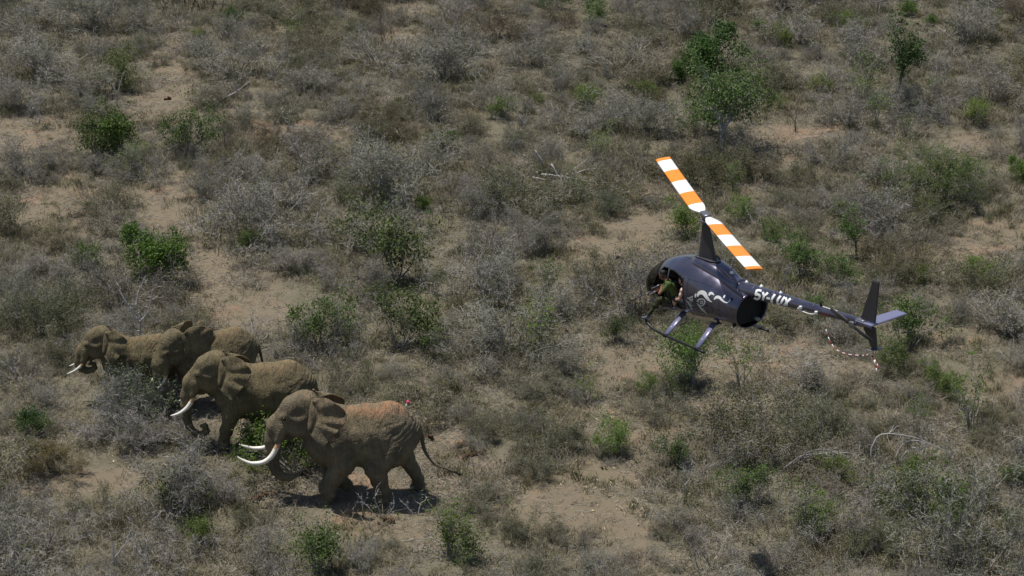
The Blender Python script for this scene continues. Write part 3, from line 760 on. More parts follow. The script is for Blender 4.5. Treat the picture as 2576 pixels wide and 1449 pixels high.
# tall mast fairing, aerofoil section
rows = []
for z, x0, x1, hw in [(2.02, .38, -.33, .10), (2.12, .35, -.30, .095), (2.5, .24, -.22, .075), (2.9, .14, -.14, .06), (3.02, .10, -.11, .05)]:
    u = np.arange(24) * 2 * math.pi / 24; c, s = np.cos(u), np.sin(u)
    rows.append(np.stack([(x0 + x1) / 2 + (x0 - x1) / 2 * c, hw * s * (1 + .35 * c), np.full(24, z)], -1))
Vm = np.vstack(rows); i, j = np.meshgrid(np.arange(4), np.arange(24), indexing='ij'); j2 = (j + 1) % 24
Fm = [list(map(int, f)) for f in np.stack([i * 24 + j, i * 24 + j2, (i + 1) * 24 + j2, (i + 1) * 24 + j], -1).reshape(-1, 4)] + [[96 + k for k in range(24)]]
link('mast_fairing', pymesh('mast_fairing', Vm, Fm, [PAINT_M]), heli)
obj_quads('fairing_skirt', [tube([(.43, 0, 2.06), (.30, .15, 2.10), (0, .19, 2.11), (-.28, .15, 2.08), (-.40, 0, 2.05), (-.28, -.15, 2.08), (0, -.19, 2.11), (.30, -.15, 2.10), (.43, 0, 2.06)], .022, 6, n=40)], [PAINT_M], heli)
# rotor
def _be(q_):
    a, tl = q_; d = Vector((math.cos(R(a)) * math.cos(R(tl)), math.sin(R(a)) * math.cos(R(tl)), math.sin(R(tl)))); e = 0
    for s, (X, Y) in ((1, (1680, 388)), (-1, (1908, 670))):
        q = project(HM @ (d * s * 5.03 + Vector((0, 0, 3.35)))); e += (q[0] - X) ** 2 + (q[1] - Y) ** 2
    return e
BLADE_DEG, TILT = min([(a, t * .5) for a in range(-60, 0) for t in range(-20, 21)], key=_be)     # the disc is tilted a little
print('BLADE', BLADE_DEG, TILT, _be((BLADE_DEG, TILT)) ** .5)
blade_dir = Vector((math.cos(R(BLADE_DEG)) * math.cos(R(TILT)), math.sin(R(BLADE_DEG)) * math.cos(R(TILT)), math.sin(R(TILT)))); bperp = Vector((-blade_dir.y, blade_dir.x, 0))
obj_quads('rotor_mast', [tube([(0, 0, 2.98), (0, 0, 3.16)], [.035, .035], 10)], [METAL], heli)
hb = obj_quads('rotor_hub', [rbox((0, 0, 3.2), (.50, .20, .13), Matrix.Rotation(math.atan2(blade_dir.y, blade_dir.x), 4, 'Z')), tube([(.09, 0, 3.0), (.12, .02, 3.2)], [.012] * 2, 6), tube([(-.09, .02, 3.0), (-.12, 0, 3.2)], [.012] * 2, 6), rbox((0, 0, 3.05), (.26, .26, .06))], [METAL], heli)
STR = [(.28, .95, 0), (.95, 1.95, 1), (1.95, 2.95, 0), (2.95, 3.90, 1), (3.90, 4.80, 0), (4.80, 5.03, 1)]
for sg in (1, -1):
    d = blade_dir * sg; e = Vector((-d.y, d.x, 0)).normalized(); parts = []
    for r0, r1, mi in STR:
        rr = np.linspace(r0, r1, 4); rows = []
        for r_ in rr:
            ch = .15 + .25 * min(1, max(0, (r_ - .28) / .35)); ch = min(ch, .40)
            u = np.arange(12) * 2 * math.pi / 12
            cx = (np.cos(u) * .5 + .12) * ch; cz = np.sin(u) * .022 * (1 + .5 * np.cos(u))
            dz = .018 * r_ + .004 * r_ ** 2 * .6
            rows.append(np.array([[*(d * r_ + e * a + Vector((0, 0, 3.2 + dz + c_ - a * .12)))] for a, c_ in zip(cx, cz)]))
        V = np.vstack(rows); i, j = np.meshgrid(np.arange(3), np.arange(12), indexing='ij'); j2 = (j + 1) % 12
        F = np.stack([i * 12 + j, i * 12 + j2, (i + 1) * 12 + j2, (i + 1) * 12 + j], -1).reshape(-1, 4)
        parts.append((V, F, mi))
    last = parts[-1][0][-12:]
    parts.append((last, [list(range(12))], 1)); parts.append((parts[0][0][:12], [list(range(12))[::-1]], 0))
    link('rotor_blade', mesh_mixed('rotor_blade', parts, [WHITE, ORANGE]), heli)
# tail boom
BX0, BX1, BZ, BR0, BR1 = -1.02, -5.45, 1.51, .205, .075
def boom_r(x): return BR0 + (BR1 - BR0) * (BX0 - x) / (BX0 - BX1)
xs_ = np.linspace(BX0, BX1, 40)
Vb, Fb = tube([(x, 0, BZ) for x in xs_], [boom_r(x) for x in xs_], 40)
bm_o = obj_quads('tail_boom', [(Vb, Fb)], [PAINT], heli)
for x in (-1.75, -2.45, -3.15, -3.85, -4.55):
    a = np.arange(41) * 2 * math.pi / 40; rr = boom_r(x) + .0015
    link('seam', mesh_mixed('seam', [(*tube([(x, rr * math.cos(k), BZ + rr * math.sin(k)) for k in a], .0035, 5, cap=False), 0)], [METAL]), bm_o)
# root collar
obj_quads('boom_collar', [tube([(-1.02, 0, BZ), (-1.10, 0, BZ)], [.222, .214], 40)], [PAINT_M], heli)
# fins
def slab(pts, t, axis, mats, name, parent):
    """outline pts extruded by t along axis, edges rounded by a second smaller outline"""
    p = np.array(pts, float); c = p.mean(0); k = len(p); ax = np.array(axis, float)
    R_ = [c + (p - c) * .93 - ax * t / 2, p - ax * t / 6, p + ax * t / 6, c + (p - c) * .93 + ax * t / 2]
    V = np.vstack(R_); F = [list(range(k))[::-1], [3 * k + i for i in range(k)]]
    for r_ in range(3): F += [[r_ * k + i, r_ * k + (i + 1) % k, (r_ + 1) * k + (i + 1) % k, (r_ + 1) * k + i] for i in range(k)]
    return link(name, pymesh(name, V, F, mats, False), parent)
slab([(-5.40, 0, 1.60), (-5.86, 0, 2.62), (-6.06, 0, 2.60), (-5.86, 0, 1.56)], .05, (0, 1, 0), [PAINT_M], 'upper_fin', heli)
slab([(-5.42, 0, 1.48), (-5.86, 0, 1.46), (-5.88, 0, .90), (-5.74, 0, .88)], .05, (0, 1, 0), [PAINT_M], 'lower_fin', heli)
slab([(-5.40, .12, 1.53), (-5.84, .12, 1.51), (-5.84, -1.05, 1.52), (-5.50, -1.05, 1.54)], .045, (0, 0, 1), [STRUT], 'horizontal_stabilizer', heli)
slab([(-5.36, .13, 1.50), (-5.86, .13, 1.47), (-5.86, .155, 1.55), (-5.36, .155, 1.58)], .03, (0, 1, 0), [STRUT], 'stabilizer_tip', heli)
slab([(-5.70, .16, .93), (-5.84, .16, .92), (-5.88, -.20, .90), (-5.74, -.20, .91)], .02, (0, 0, 1), [METAL], 'tail_skid', heli)
# tail rotor on the left side of the boom
obj_quads('tail_gearbox', [rbox((-5.42, .02, 1.50), (.30, .18, .18)), tube([(-5.36, .05, 1.50), (-5.36, .30, 1.50)], [.03, .03], 8), rbox((-5.36, .27, 1.50), (.16, .07, .16)), rbox((-5.18, .06, 1.40), (.14, .1, .10))], [METAL], heli)
for sg in (1, -1):
    d = Vector((.93, 0, .36)) * sg; e = Vector((-d.z, 0, d.x))
    V, F = tube([tuple(Vector((-5.36, .29, 1.50)) + d * r_) for r_ in (.06, .16, .4, .72)], [.03, .055, .055, .05], 8, flat=.12, up=tuple(e))
    obj_quads('tail_rotor_blade', [(V, F)], [PAINT_M], heli)
# skids and struts
for s in (1, -1):
    y = 1.06 * s
    sk = obj_quads('skid', [tube([(1.46, y * .97, .58), (1.35, y * .99, .40), (1.08, y, .27), (.62, y, .19), (-.2, y, .12), (-.88, y, .06)], [.032, .036, .036, .036, .036, .034], 10, n=30)], [RUBBER], heli)
    for x, zb, zt in ((.62, .19, .60), (-.58, .09, .58)):
        st = obj_quads('skid_strut', [tube([(x + .04, .40 * s, zt), (x, y, zb)], [.098, .082], 12, flat=.42, up=(1, 0, 0))], [STRUT], heli)
        link('strut_clamp', mesh_mixed('strut_clamp', [(*rbox((x, y, zb), (.16, .09, .09)), 0)], [RUBBER]), st)
        link('bolt', mesh_mixed('bolt', [(*rbox((x, y * .8, zb + (zt - zb) * .28 + .05), (.03, .03, .03)), 0)], [WHITE]), st)
obj_quads('cross_tube', [tube([(.62, -.45, .58), (.62, .45, .58)], .04, 8)], [RUBBER], heli)
obj_quads('cross_tube', [tube([(-.58, -.45, .56), (-.58, .45, .56)], .04, 8)], [RUBBER], heli)
# antennas along the boom top
for x, L, tilt in ((-.86, .42, -.30), (-1.42, .50, -.32), (-1.95, 0, 0), (-2.66, .80, -.45)):
    zt = BZ + (boom_r(x) if x < -1.02 else .33)
    if x > -1.0: zt = 1.84
    a = obj_quads('antenna', [tube([(x, 0, zt - .01), (x, 0, zt + .03), (x, 0, zt + .075)], [.055, .045, .008], 10)], [WHITE], heli)
    if L: link('whip', mesh_mixed('whip', [(*tube([(x, 0, zt + .05), (x + tilt * L, -.02, zt + .05 + L)], [.016, .010], 5), 0)], [STRUT]), a)
obj_quads('beacon', [tube([(-4.05, 0, BZ + boom_r(-4.05)), (-4.05, 0, BZ + boom_r(-4.05) + .11)], [.03, .02], 8)], [BLACK], heli)
# white cords taped along the boom
def boom_pt(x, th_deg, off=.006):
    r_ = boom_r(x) + off; a = R(th_deg); return np.array([x, r_ * math.cos(a), BZ + r_ * math.sin(a)])
obj_quads('white_cord', [tube([boom_pt(-4.15 - k * .05, 74 + 3 * (-1) ** k, .02) for k in range(11)], .011, 5)], [WHITE], heli)
obj_quads('white_cord', [tube([boom_pt(-3.50, -2, .02), boom_pt(-3.38, -18, .02), boom_pt(-3.55, -34, .03), boom_pt(-3.72, -44, .03), boom_pt(-3.88, -38, .03), boom_pt(-4.02, -14, .02)], .014, 6, n=26),
                         rbox(tuple(boom_pt(-3.50, 2, .02)), (.08, .06, .08)), rbox(tuple(boom_pt(-4.02, -10, .02)), (.08, .06, .08))], [WHITE], heli)
def patch(pts_xt, name, mat, parent, off=.004, nx=8, nt=4):
    (xa, ta), (xb, tb) = pts_xt
    G = np.array([[boom_pt(x, t, off) for t in np.linspace(ta, tb, nt)] for x in np.linspace(xa, xb, nx)])
    return link(name, mesh_mixed(name, [(G.reshape(-1, 3), grid_faces(nx, nt), 0)], [mat], True), parent)
patch(((-4.10, 0), (-4.45, -30)), 'warning_placard', principled('faded_red_placard', (.20, .05, .06), .5)[0], bm_o)
# red and white safety cord slung from the boom to the lower fin
pc = catmull([(-4.22, .05, 1.40), (-4.34, .12, 1.02), (-4.62, .14, .72), (-5.0, .12, .66), (-5.45, .10, .72), (-5.72, .08, .78), (-5.90, .10, .70), (-6.05, .12, .50)], 60)
parts = []
for k in range(0, 58, 2): parts.append((*tube(pc[k:k + 3], .011, 6), (k // 2) % 2))
pe = catmull([(-5.80, .08, .78), (-5.95, .14, .60), (-6.02, .18, .42)], 10)
for k in range(0, 8, 2): parts.append((*tube(pe[k:k + 3], .014, 6), (k // 2) % 2))
link('safety_cord', mesh_mixed('safety_cord', parts, [RED, WHITE]), heli)

# ---- painted marks: strokes laid on the skin
bvh_b = BVHTree.FromPolygons([tuple(v) for v in Vb], [list(dict.fromkeys(map(int, f))) for f in Fb])
def stroke(pts, wid, tree, zoom, n=None, off=.005):
    """brush stroke: image-plane ribbon laid onto a surface; pts [(X,Y)], wid list"""
    p = np.array(pts, float); wd = np.array(wid, float) * np.ones(len(p)); L = np.linalg.norm(np.diff(p, axis=0), axis=1).sum()
    n = n or max(4, int(L / 7)); q = catmull(np.hstack([p, wd[:, None]]), n); c = q[:, :2]; ww = q[:, 2]
    T = np.gradient(c, axis=0); T /= np.linalg.norm(T, axis=1)[:, None] + 1e-9; Nn = np.stack([-T[:, 1], T[:, 0]], -1)
    ks = np.linspace(-.5, .5, 3); V = []; ok = []
    for a, nn, w_ in zip(c, Nn, ww):
        for k in ks:
            X, Y = a + nn * w_ * k; o, d = hray(X, Y, zoom); h = tree.ray_cast(o, d)
            if h[0] is None: V.append((0, 0, 0)); ok.append(False)
            else:
                nr = h[1] if h[1].dot(d) < 0 else -h[1]; V.append(tuple(h[0] + nr * off)); ok.append(True)
    F = [f for f in grid_faces(n, 3) if all(ok[i] for i in f)]
    return np.array(V), F, 0
def decal(name, strokes, mat, parent, tree, zoom):
    ps = [stroke(p, w_, tree, zoom) for p, w_ in strokes]
    return link(name, pymesh(name, *(lambda V, F: (V, F))(*_cat(ps)), [mat], True), parent)
def _cat(ps):
    V, F, o = [], [], 0
    for v, f, _ in ps:
        V += [tuple(x) for x in v]; F += [[int(i) + o for i in q] for q in f]; o += len(v)
    return V, F
MARK = principled('white_lettering', (.78, .80, .78), .45)[0]
MARK2 = principled('pale_grey_lettering', (.42, .45, .44), .45)[0]
W6 = 34
TXT = [[(214, 347), (178, 338), (146, 342), (138, 372), (132, 400), (164, 396), (186, 412), (184, 440), (160, 462), (128, 456), (110, 442)],
       [(234, 362), (240, 388), (250, 414)], [(306, 372), (276, 398), (250, 418), (232, 480)],
       [(284, 447), (308, 453), (334, 460)],
       [(406, 394), (370, 448), (352, 500)], [(352, 500), (362, 506), (374, 510)],
       [(488, 418), (450, 464), (436, 520)], [(436, 518), (452, 532), (474, 534)], [(546, 432), (512, 478), (488, 534)],
       [(560, 440), (572, 500), (574, 556)], [(630, 456), (580, 502), (530, 550)]]
decal('registration_lettering', [(p, W6 * (.8 if len(p) < 3 else .9)) for p in TXT], MARK, bm_o, bvh_b, 6)
EMB = [([(652, 520), (664, 492), (690, 482), (716, 492), (736, 526), (762, 556), (786, 570)], [14, 28, 38, 40, 30, 16, 6]),
       ([(640, 492), (632, 512), (636, 528)], [10, 16, 8]),
       ([(757, 512), (768, 492), (786, 490), (806, 508)], [12, 24, 22, 6]),
       ([(804, 548), (824, 528), (850, 526), (874, 548), (900, 570), (926, 576), (948, 558), (956, 544)], [8, 24, 26, 20, 12, 9, 7, 4]),
       ([(892, 534), (900, 516), (912, 504)], [12, 14, 6])]
decal('white_wave_emblem', EMB, MARK, fus, bvh_f, 3)
EMB2 = [([(556, 540), (584, 530), (612, 516)], [6, 12, 8]), ([(560, 530), (590, 550), (610, 566)], [8, 12, 6]), ([(545, 552), (566, 574), (584, 600), (604, 640)], [6, 12, 12, 4]),
        ([(590, 520), (606, 540), (602, 562)], [8, 10, 6]), ([(574, 560), (598, 584)], [7, 5]), ([(584, 596), (612, 602)], [8, 4]),
        ([(646, 566), (668, 546), (700, 542), (720, 562), (712, 590), (690, 606), (668, 596)], [8, 12, 10, 12, 12, 10, 6]), ([(676, 566), (694, 562), (698, 580), (682, 586), (676, 572)], [7, 9, 9, 8, 6]),
        ([(648, 580), (668, 604), (690, 634), (716, 656), (740, 676)], [7, 14, 16, 10, 3]), ([(700, 632), (716, 630)], [8, 2]), ([(716, 646), (730, 646)], [7, 2]), ([(650, 552), (664, 574)], [8, 5])]
decal('pale_creature_emblem', EMB2, MARK2, fus, bvh_f, 3)
# ---------------------------------------------------------------- people in the cabin
SKIN_P = principled('brown_skin', (.20, .095, .055), .5, spec=.35)[0]
SKIN_L = principled('light_tan_skin', (.52, .30, .21), .5, spec=.35)[0]
OLIVE = principled('olive_shirt', (.070, .105, .028), .85)[0]
CAMO, t_, b_ = principled('camouflage_trousers', (.03, .05, .02), .9)
co_ = N(t_, 'ShaderNodeTexCoord').outputs['Object']; n_ = N(t_, 'ShaderNodeTexNoise'); n_.inputs['Scale'].default_value = 11; t_.links.new(co_, n_.inputs[0])
t_.links.new(ramp(t_, n_.outputs['Fac'], [(.44, (.014, .020, .010)), (.5, (.045, .060, .018)), (.58, (.075, .060, .035))], 'CONSTANT'), b_.inputs['Base Color'])
SHOE = principled('grey_blue_trainer', (.10, .12, .15), .6)[0]
HAIR = principled('black_hair', (.012, .010, .009), .6)[0]
PINK = principled('pale_pink_shirt', (.72, .48, .42), .8)[0]
SHORT = principled('dark_shorts', (.03, .032, .04), .85)[0]
REDC = principled('red_cloth', (.42, .05, .02), .8)[0]
def hand(pr, w_, d, side_, r=.011, tg=0, curl=.6):
    """palm and five unequal fingers closing about what the hand holds"""
    w_ = np.array(w_, float); d = np.array(d, float) / np.linalg.norm(d); s_ = np.array(side_, float); s_ = s_ - d * (s_ @ d); s_ /= np.linalg.norm(s_); n_ = np.cross(d, s_)
    pr.append(('c', w_, .026, w_ + d * .05, .030, .02, tg)); pr.append(('c', w_ + d * .05 - s_ * .02, .018, w_ + d * .05 + s_ * .024, .018, .012, tg))
    for k, L in enumerate((.070, .080, .074, .058)):
        a = w_ + d * .075 + s_ * (.027 - .018 * k); b = a + (d * (1 - curl) - n_ * curl) * L * .55; c = b - (n_ * .8 + d * (curl - .3)) * L * .45
        pr.append(('c', a - d * .015, r, b, r * .95, .006, tg)); pr.append(('c', b, r * .95, c, r * .8, .005, tg))
    a = w_ + d * .02 + s_ * .03; b = a + s_ * .025 + d * .03 - n_ * .01; c = b + d * .025 - n_ * .022
    pr.append(('c', a, .014, b, .012, .01, tg)); pr.append(('c', b, .012, c, .010, .005, tg))
def make_person(label, head, look, neck, chest, pelvis, arms, legs, mats, cap=None, h=.0125, sleeve=.55, legtag=2, shin=2):
    """mats: skin, shirt, trousers, shoes, hair. arms/legs: joint lists, upper to lower"""
    A = lambda p: np.array(p, float); pr = []
    head, neck, chest, pelvis = map(A, (head, neck, chest, pelvis)); f = A(look) / np.linalg.norm(look)
    sd = np.cross(np.array([0, 0, 1.]), f); sd /= np.linalg.norm(sd); u = np.cross(f, sd)
    MM = Matrix(((f[0], sd[0], u[0]), (f[1], sd[1], u[1]), (f[2], sd[2], u[2])))
    pr += [('e', head + u * .02, (.100, .078, .105), MM, .02, 0), ('c', head + f * .045 - u * .05, .052, head + f * .055 - u * .085, .035, .03, 0),
           ('c', head + f * .095 + u * .01, .010, head + f * .108 - u * .022, .014, .012, 0), ('c', head + f * .088 - u * .05 - sd * .02, .009, head + f * .088 - u * .05 + sd * .02, .009, .008, 0)]
    for s in (1, -1):
        pr += [('e', head + sd * s * .078 - f * .005, (.022, .010, .030), MM, .008, 0), ('x', head + f * .094 + sd * s * .03 + u * .018, (.014, .014, .009), .01)]
    pr += [('e', head - f * .016 + u * .048, (.098, .083, .088), MM, .006, 4)]
    pr += [('c', head - u * .07 - f * .02, .052, neck, .058, .03, 0)]
    sh = [A(a[0]) for a in arms]
    pr += [('c', neck - A((0, 0, .03)), .065, chest, .125, .06, 1), ('c', chest, .14, (chest + pelvis) / 2, .125, .06, 1), ('c', (chest + pelvis) / 2, .125, pelvis, .14, .06, 1)]
    pr += [('c', sh[0], .060, neck - A((0, 0, .05)), .075, .05, 1), ('c', sh[1], .060, neck - A((0, 0, .05)), .075, .05, 1), ('c', sh[0], .06, chest, .12, .06, 1), ('c', sh[1], .06, chest, .12, .06, 1)]
    for a in arms:
        s_, e_, w_ = A(a[0]), A(a[1]), A(a[2]); m_ = s_ + (e_ - s_) * sleeve
        pr += [('c', s_, .060, m_, .054, .02, 1), ('c', m_, .043, e_, .040, .01, 0), ('c', e_, .041, w_, .027, .015, 0)]
        hand(pr, w_, w_ - e_, a[3], tg=0)
    pr += [('c', pelvis, .14, A(legs[0][0]), .10, .05, 2), ('c', pelvis, .14, A(legs[1][0]), .10, .05, 2)]
    for l in legs:
        a, k, n_, t = map(A, l); pr += [('c', a, .105, k, .066, .03, legtag), ('c', k, .064, k + (n_ - k) * .35, .062, .02, shin), ('c', k + (n_ - k) * .35, .060, n_, .040, .02, shin),
             ('c', n_ - A((0, 0, .02)), .042, n_ + (t - n_) * .5 - A((0, 0, .02)), .042, .02, 3), ('c', n_ + (t - n_) * .5 - A((0, 0, .02)), .040, t, .034, .02, 3)]
    pts = np.array([q for p in pr if p[0] == 'c' for q in (p[1], p[3])] + [head])
    V, F, tg = sdf_body(pr, pts.min(0) - .17, pts.max(0) + .17, h)
    V = laplace(V, F, 1, .35)
    n = vnormals(V, F); V = V + n * (np.isin(tg, (1, 2)) * .006 * fbm(V * 16, 2))[:, None]
    o = empty('person', (0, 0, 0), label, 'person'); o.matrix_world = HM
    fm = np.array([np.bincount(tg[f], minlength=5).argmax() for f in F])
    link('body', mesh_np('body', V, F, mats, fm), o)
    for s in (1, -1):
        v, q = rbox(head + f * .088 + sd * s * .03 + u * .018, (.014, .014, .014)); link('eye', mesh_mixed('eye', [(v, q, 0)], [EYE]), o)
    if cap:
        # headset: band over the head, cups and a boom microphone
        band = [head + sd * .092 * math.cos(a) + u * (.02 + .125 * math.sin(a)) for a in np.linspace(0, math.pi, 14)]
        hs = obj_quads('headset', [tube(band, .010, 6), rbox(head + sd * .092, (.06, .04, .07)), rbox(head - sd * .092, (.06, .04, .07)), tube([head + sd * .09, head + sd * .08 + f * .08 - u * .04, head + f * .12 - u * .05], [.005] * 3, 5)], [cap], o)
    return o
make_person('person in olive shirt and camouflage trousers leaning out with a rifle, foot on skid', (1.11, .60, 1.575), (.62, .66, -.30), (1.02, .55, 1.43), (.95, .50, 1.27), (.92, .38, .98),
            [[(.84, .66, 1.40), (.93, .90, 1.20), (1.08, .70, 1.27), (0, 0, 1)], [(1.06, .44, 1.38), (1.30, .62, 1.16), (1.37, .85, 1.11), (0, 0, 1)]],
            [[(.98, .42, .93), (1.10, .80, .98), (1.31, 1.02, .56), (1.43, 1.10, .50)], [(.98, .30, .93), (1.38, .30, 1.0), (1.42, .32, .72), (1.55, .34, .70)]],
            [SKIN_P, OLIVE, CAMO, SHOE, HAIR], cap=RUBBER)
make_person('person in pale pink shirt with bare arms and knees sitting in the rear seat', (.58, .40, 1.47), (.8, .5, -.3), (.48, .38, 1.34), (.44, .37, 1.20), (.38, .32, .96),
            [[(.42, .55, 1.29), (.50, .62, 1.06), (.70, .54, .99), (0, 0, 1)], [(.55, .22, 1.28), (.68, .30, 1.06), (.80, .42, 1.02), (0, 0, 1)]],
            [[(.44, .42, .93), (.82, .52, .98), (.84, .50, .74), (.98, .52, .70)], [(.44, .22, .93), (.84, .24, .98), (.86, .24, .74), (1.0, .24, .70)]],
            [SKIN_L, PINK, SHORT, SHOE, principled('olive_cap', (.09, .10, .07), .9)[0]], cap=RUBBER, shin=0)
make_person('person in a red shirt at the controls, on the far side of the cabin', (1.18, -.30, 1.58), (1, .15, -.05), (1.10, -.30, 1.43), (1.06, -.30, 1.26), (1.02, -.30, .97),
            [[(1.08, -.12, 1.36), (1.26, -.06, 1.14), (1.46, -.10, 1.10), (0, 0, 1)], [(1.08, -.48, 1.36), (1.20, -.52, 1.12), (1.38, -.44, 1.02), (0, 0, 1)]],
            [[(1.08, -.20, .93), (1.48, -.12, 1.0), (1.60, -.12, .74), (1.72, -.12, .74)], [(1.08, -.40, .93), (1.48, -.40, 1.0), (1.60, -.38, .74), (1.72, -.38, .74)]],
            [SKIN_L, REDC, SHORT, SHOE, HAIR], cap=WHITE, shin=0)
# dart rifle held by the shooter
rf = empty('dart_rifle', (0, 0, 0), 'long thin dark dart rifle with scope pointing down from the cabin door', 'rifle'); rf.matrix_world = HM
g0, g1 = np.array([.96, .60, 1.37]), np.array([1.72, 1.22, .93]); gd = (g1 - g0) / np.linalg.norm(g1 - g0); gu = np.array([0, 0, 1.]); gu = gu - gd * (gu @ gd); gu /= np.linalg.norm(gu)
GUNM = principled('gun_metal', (.10, .11, .14), .3, .7)[0]
obj_quads('barrel', [tube([g0 + gd * .42, g1], [.013, .011], 8)], [GUNM], rf)
obj_quads('stock', [tube([g0 - gu * .03, g0 + gd * .12 - gu * .03, g0 + gd * .24, g0 + gd * .52 - gu * .01], [.045, .032, .026, .020], 8, flat=.5)], [principled('walnut', (.20, .09, .045), .5)[0]], rf)
obj_quads('scope', [tube([g0 + gd * .20 + gu * .06, g0 + gd * .28 + gu * .06, g0 + gd * .38 + gu * .06, g0 + gd * .44 + gu * .06], [.024, .015, .015, .026], 8), rbox(g0 + gd * .3 + gu * .04, (.02, .02, .05))], [METAL], rf)
obj_quads('gas_cylinder', [tube([g0 + gd * .34 - gu * .045, g0 + gd * .60 - gu * .045], [.020, .020], 8)], [principled('bare_alloy', (.55, .55, .55), .3, .9)[0]], rf)
# ---------------------------------------------------------------- vegetation
def veg_mat(nm, ca, cb, rough=.9, trans=0.0, spec=.15, tint=True):
    """colour varies from object to object (Object Info) and along the plant (noise)"""
    m, t, b = principled(nm, ca, rough, spec=spec)
    oi = N(t, 'ShaderNodeObjectInfo'); co = N(t, 'ShaderNodeTexCoord').outputs['Object']
    n = N(t, 'ShaderNodeTexNoise'); n.inputs['Scale'].default_value = 2.4; n.inputs['Detail'].default_value = 3; t.links.new(co, n.inputs[0])
    c = mix(t, ramp(t, n.outputs['Fac'], [(.32, 0.0), (.68, 1.0)]), ca, cb)
    c = mix(t, oi.outputs['Random'], c, tuple(v * .72 for v in ca)) if not tint else c
    if tint: c = mix(t, 1.0, c, oi.outputs['Color'], 'MULTIPLY')
    t.links.new(c, b.inputs['Base Color'])
    if trans:
        tl = N(t, 'ShaderNodeBsdfTranslucent'); t.links.new(c, tl.inputs[0]); ms = N(t, 'ShaderNodeMixShader'); ms.inputs[0].default_value = trans
        o = t.nodes['Material Output']; t.links.new(b.outputs[0], ms.inputs[1]); t.links.new(tl.outputs[0], ms.inputs[2]); t.links.new(ms.outputs[0], o.inputs[0])
    return m
TWIG = veg_mat('grey_twigs', (.224, .210, .184), (.318, .300, .264))
TWIG_D = veg_mat('brown_twigs', (.115, .092, .072), (.180, .150, .120))
BARK = veg_mat('bleached_bark', (.36, .34, .32), (.52, .50, .48))
DBARK = veg_mat('dark_bark', (.09, .075, .062), (.15, .13, .11))
LEAF = veg_mat('green_leaves', (.060, .100, .020), (.130, .185, .048), .55, .25, .35)
LEAF_O = veg_mat('olive_leaves', (.085, .092, .038), (.15, .15, .07), .7, .2)
STRAW = veg_mat('dry_grass', (.225, .190, .145), (.34, .295, .235), .9, .15)
STRAW_O = veg_mat('olive_grass', (.106, .104, .050), (.186, .174, .096), .9, .15)
PALE = veg_mat('pale_fleshy_leaf', (.22, .30, .11), (.42, .46, .24), .5, .1, .4)

class Segs:
    """tapered twigs: thin ones are folded strips, thick ones three-sided"""
    def __init__(s): s.a = []; s.b = []; s.ra = []; s.rb = []; s.m = []
    def add(s, a, b, ra, rb, m): s.a.append(a); s.b.append(b); s.ra.append(ra); s.rb.append(rb); s.m.append(m)
    def parts(s, rng, thick=.011):
        a, b = np.array(s.a), np.array(s.b); ra, rb = np.array(s.ra), np.array(s.rb); m = np.array(s.m)
        d = b - a; d /= np.linalg.norm(d, axis=1)[:, None] + 1e-9
        q = rng.normal(size=a.shape); u = np.cross(d, q); u /= np.linalg.norm(u, axis=1)[:, None] + 1e-9; v = np.cross(d, u)
        out = []
        th_ = ra > thick
        if th_.any():
            A, B, U, W_ = a[th_], b[th_], u[th_], v[th_]; V = []
            for k in range(3):
                c, s_ = math.cos(k * 2.094), math.sin(k * 2.094); w_ = c * U + s_ * W_
                V += [A + w_ * ra[th_][:, None], B + w_ * rb[th_][:, None]]
            V = np.stack(V, 1).reshape(-1, 3); o = np.arange(th_.sum())[:, None] * 6
            F = np.concatenate([o + np.array([[0, 2, 3, 1]]), o + np.array([[2, 4, 5, 3]]), o + np.array([[4, 0, 1, 5]])], 0)
            out.append((V, F, np.tile(m[th_], 3)))
        tn = ~th_
        if tn.any():
            A, B, U = a[tn], b[tn], u[tn]
            V = np.stack([A - U * ra[tn][:, None], A + U * ra[tn][:, None], B + U * rb[tn][:, None], B - U * rb[tn][:, None]], 1).reshape(-1, 3)
            out.append((V, np.arange(len(V)).reshape(-1, 4), m[tn]))
        return out
def unit(v): return v / (np.linalg.norm(v) + 1e-9)
def branch(sg, rng, p, d, L, r, lev, cfg, tips):
    """recursive twig growth; cfg per level: (segments, wiggle, children, child length factor, child angle, lift, material)"""
    ns, wig, nc, lf, ang, lift, m = cfg[lev]
    pts = [p]; dirs = [d]; rr = r
    for k in range(ns):
        d = unit(d + rng.normal(0, wig, 3) + np.array([0, 0, lift])); q = p + d * L / ns
        if q[2] < .02: q[2] = .02 + rng.uniform(0, .05); d = unit(d * np.array([1, 1, .2]))
        r2 = r * (1 - .72 * (k + 1) / ns); sg.add(p, q, rr, r2, m); p = q; rr = r2; pts.append(p); dirs.append(d)
    tips.append((p, d, lev))
    if lev + 1 < len(cfg):
        n = rng.poisson(nc) if nc > 2 else (nc if rng.random() < .9 else max(0, nc - 1))
        for _ in range(int(n)):
            t = rng.uniform(.18, 1.0) * ns; i = min(int(t), ns - 1); f = t - i
            a = pts[i] * (1 - f) + pts[i + 1] * f; dd = dirs[i + 1]
            o = rng.normal(size=3); o = unit(o - dd * (o @ dd)); an = ang * rng.uniform(.55, 1.3)
            branch(sg, rng, a, unit(dd * math.cos(an) + o * math.sin(an)), L * lf * rng.uniform(.6, 1.25), max(.0034, r * (1 - .6 * t / ns) * .55), lev + 1, cfg, tips)
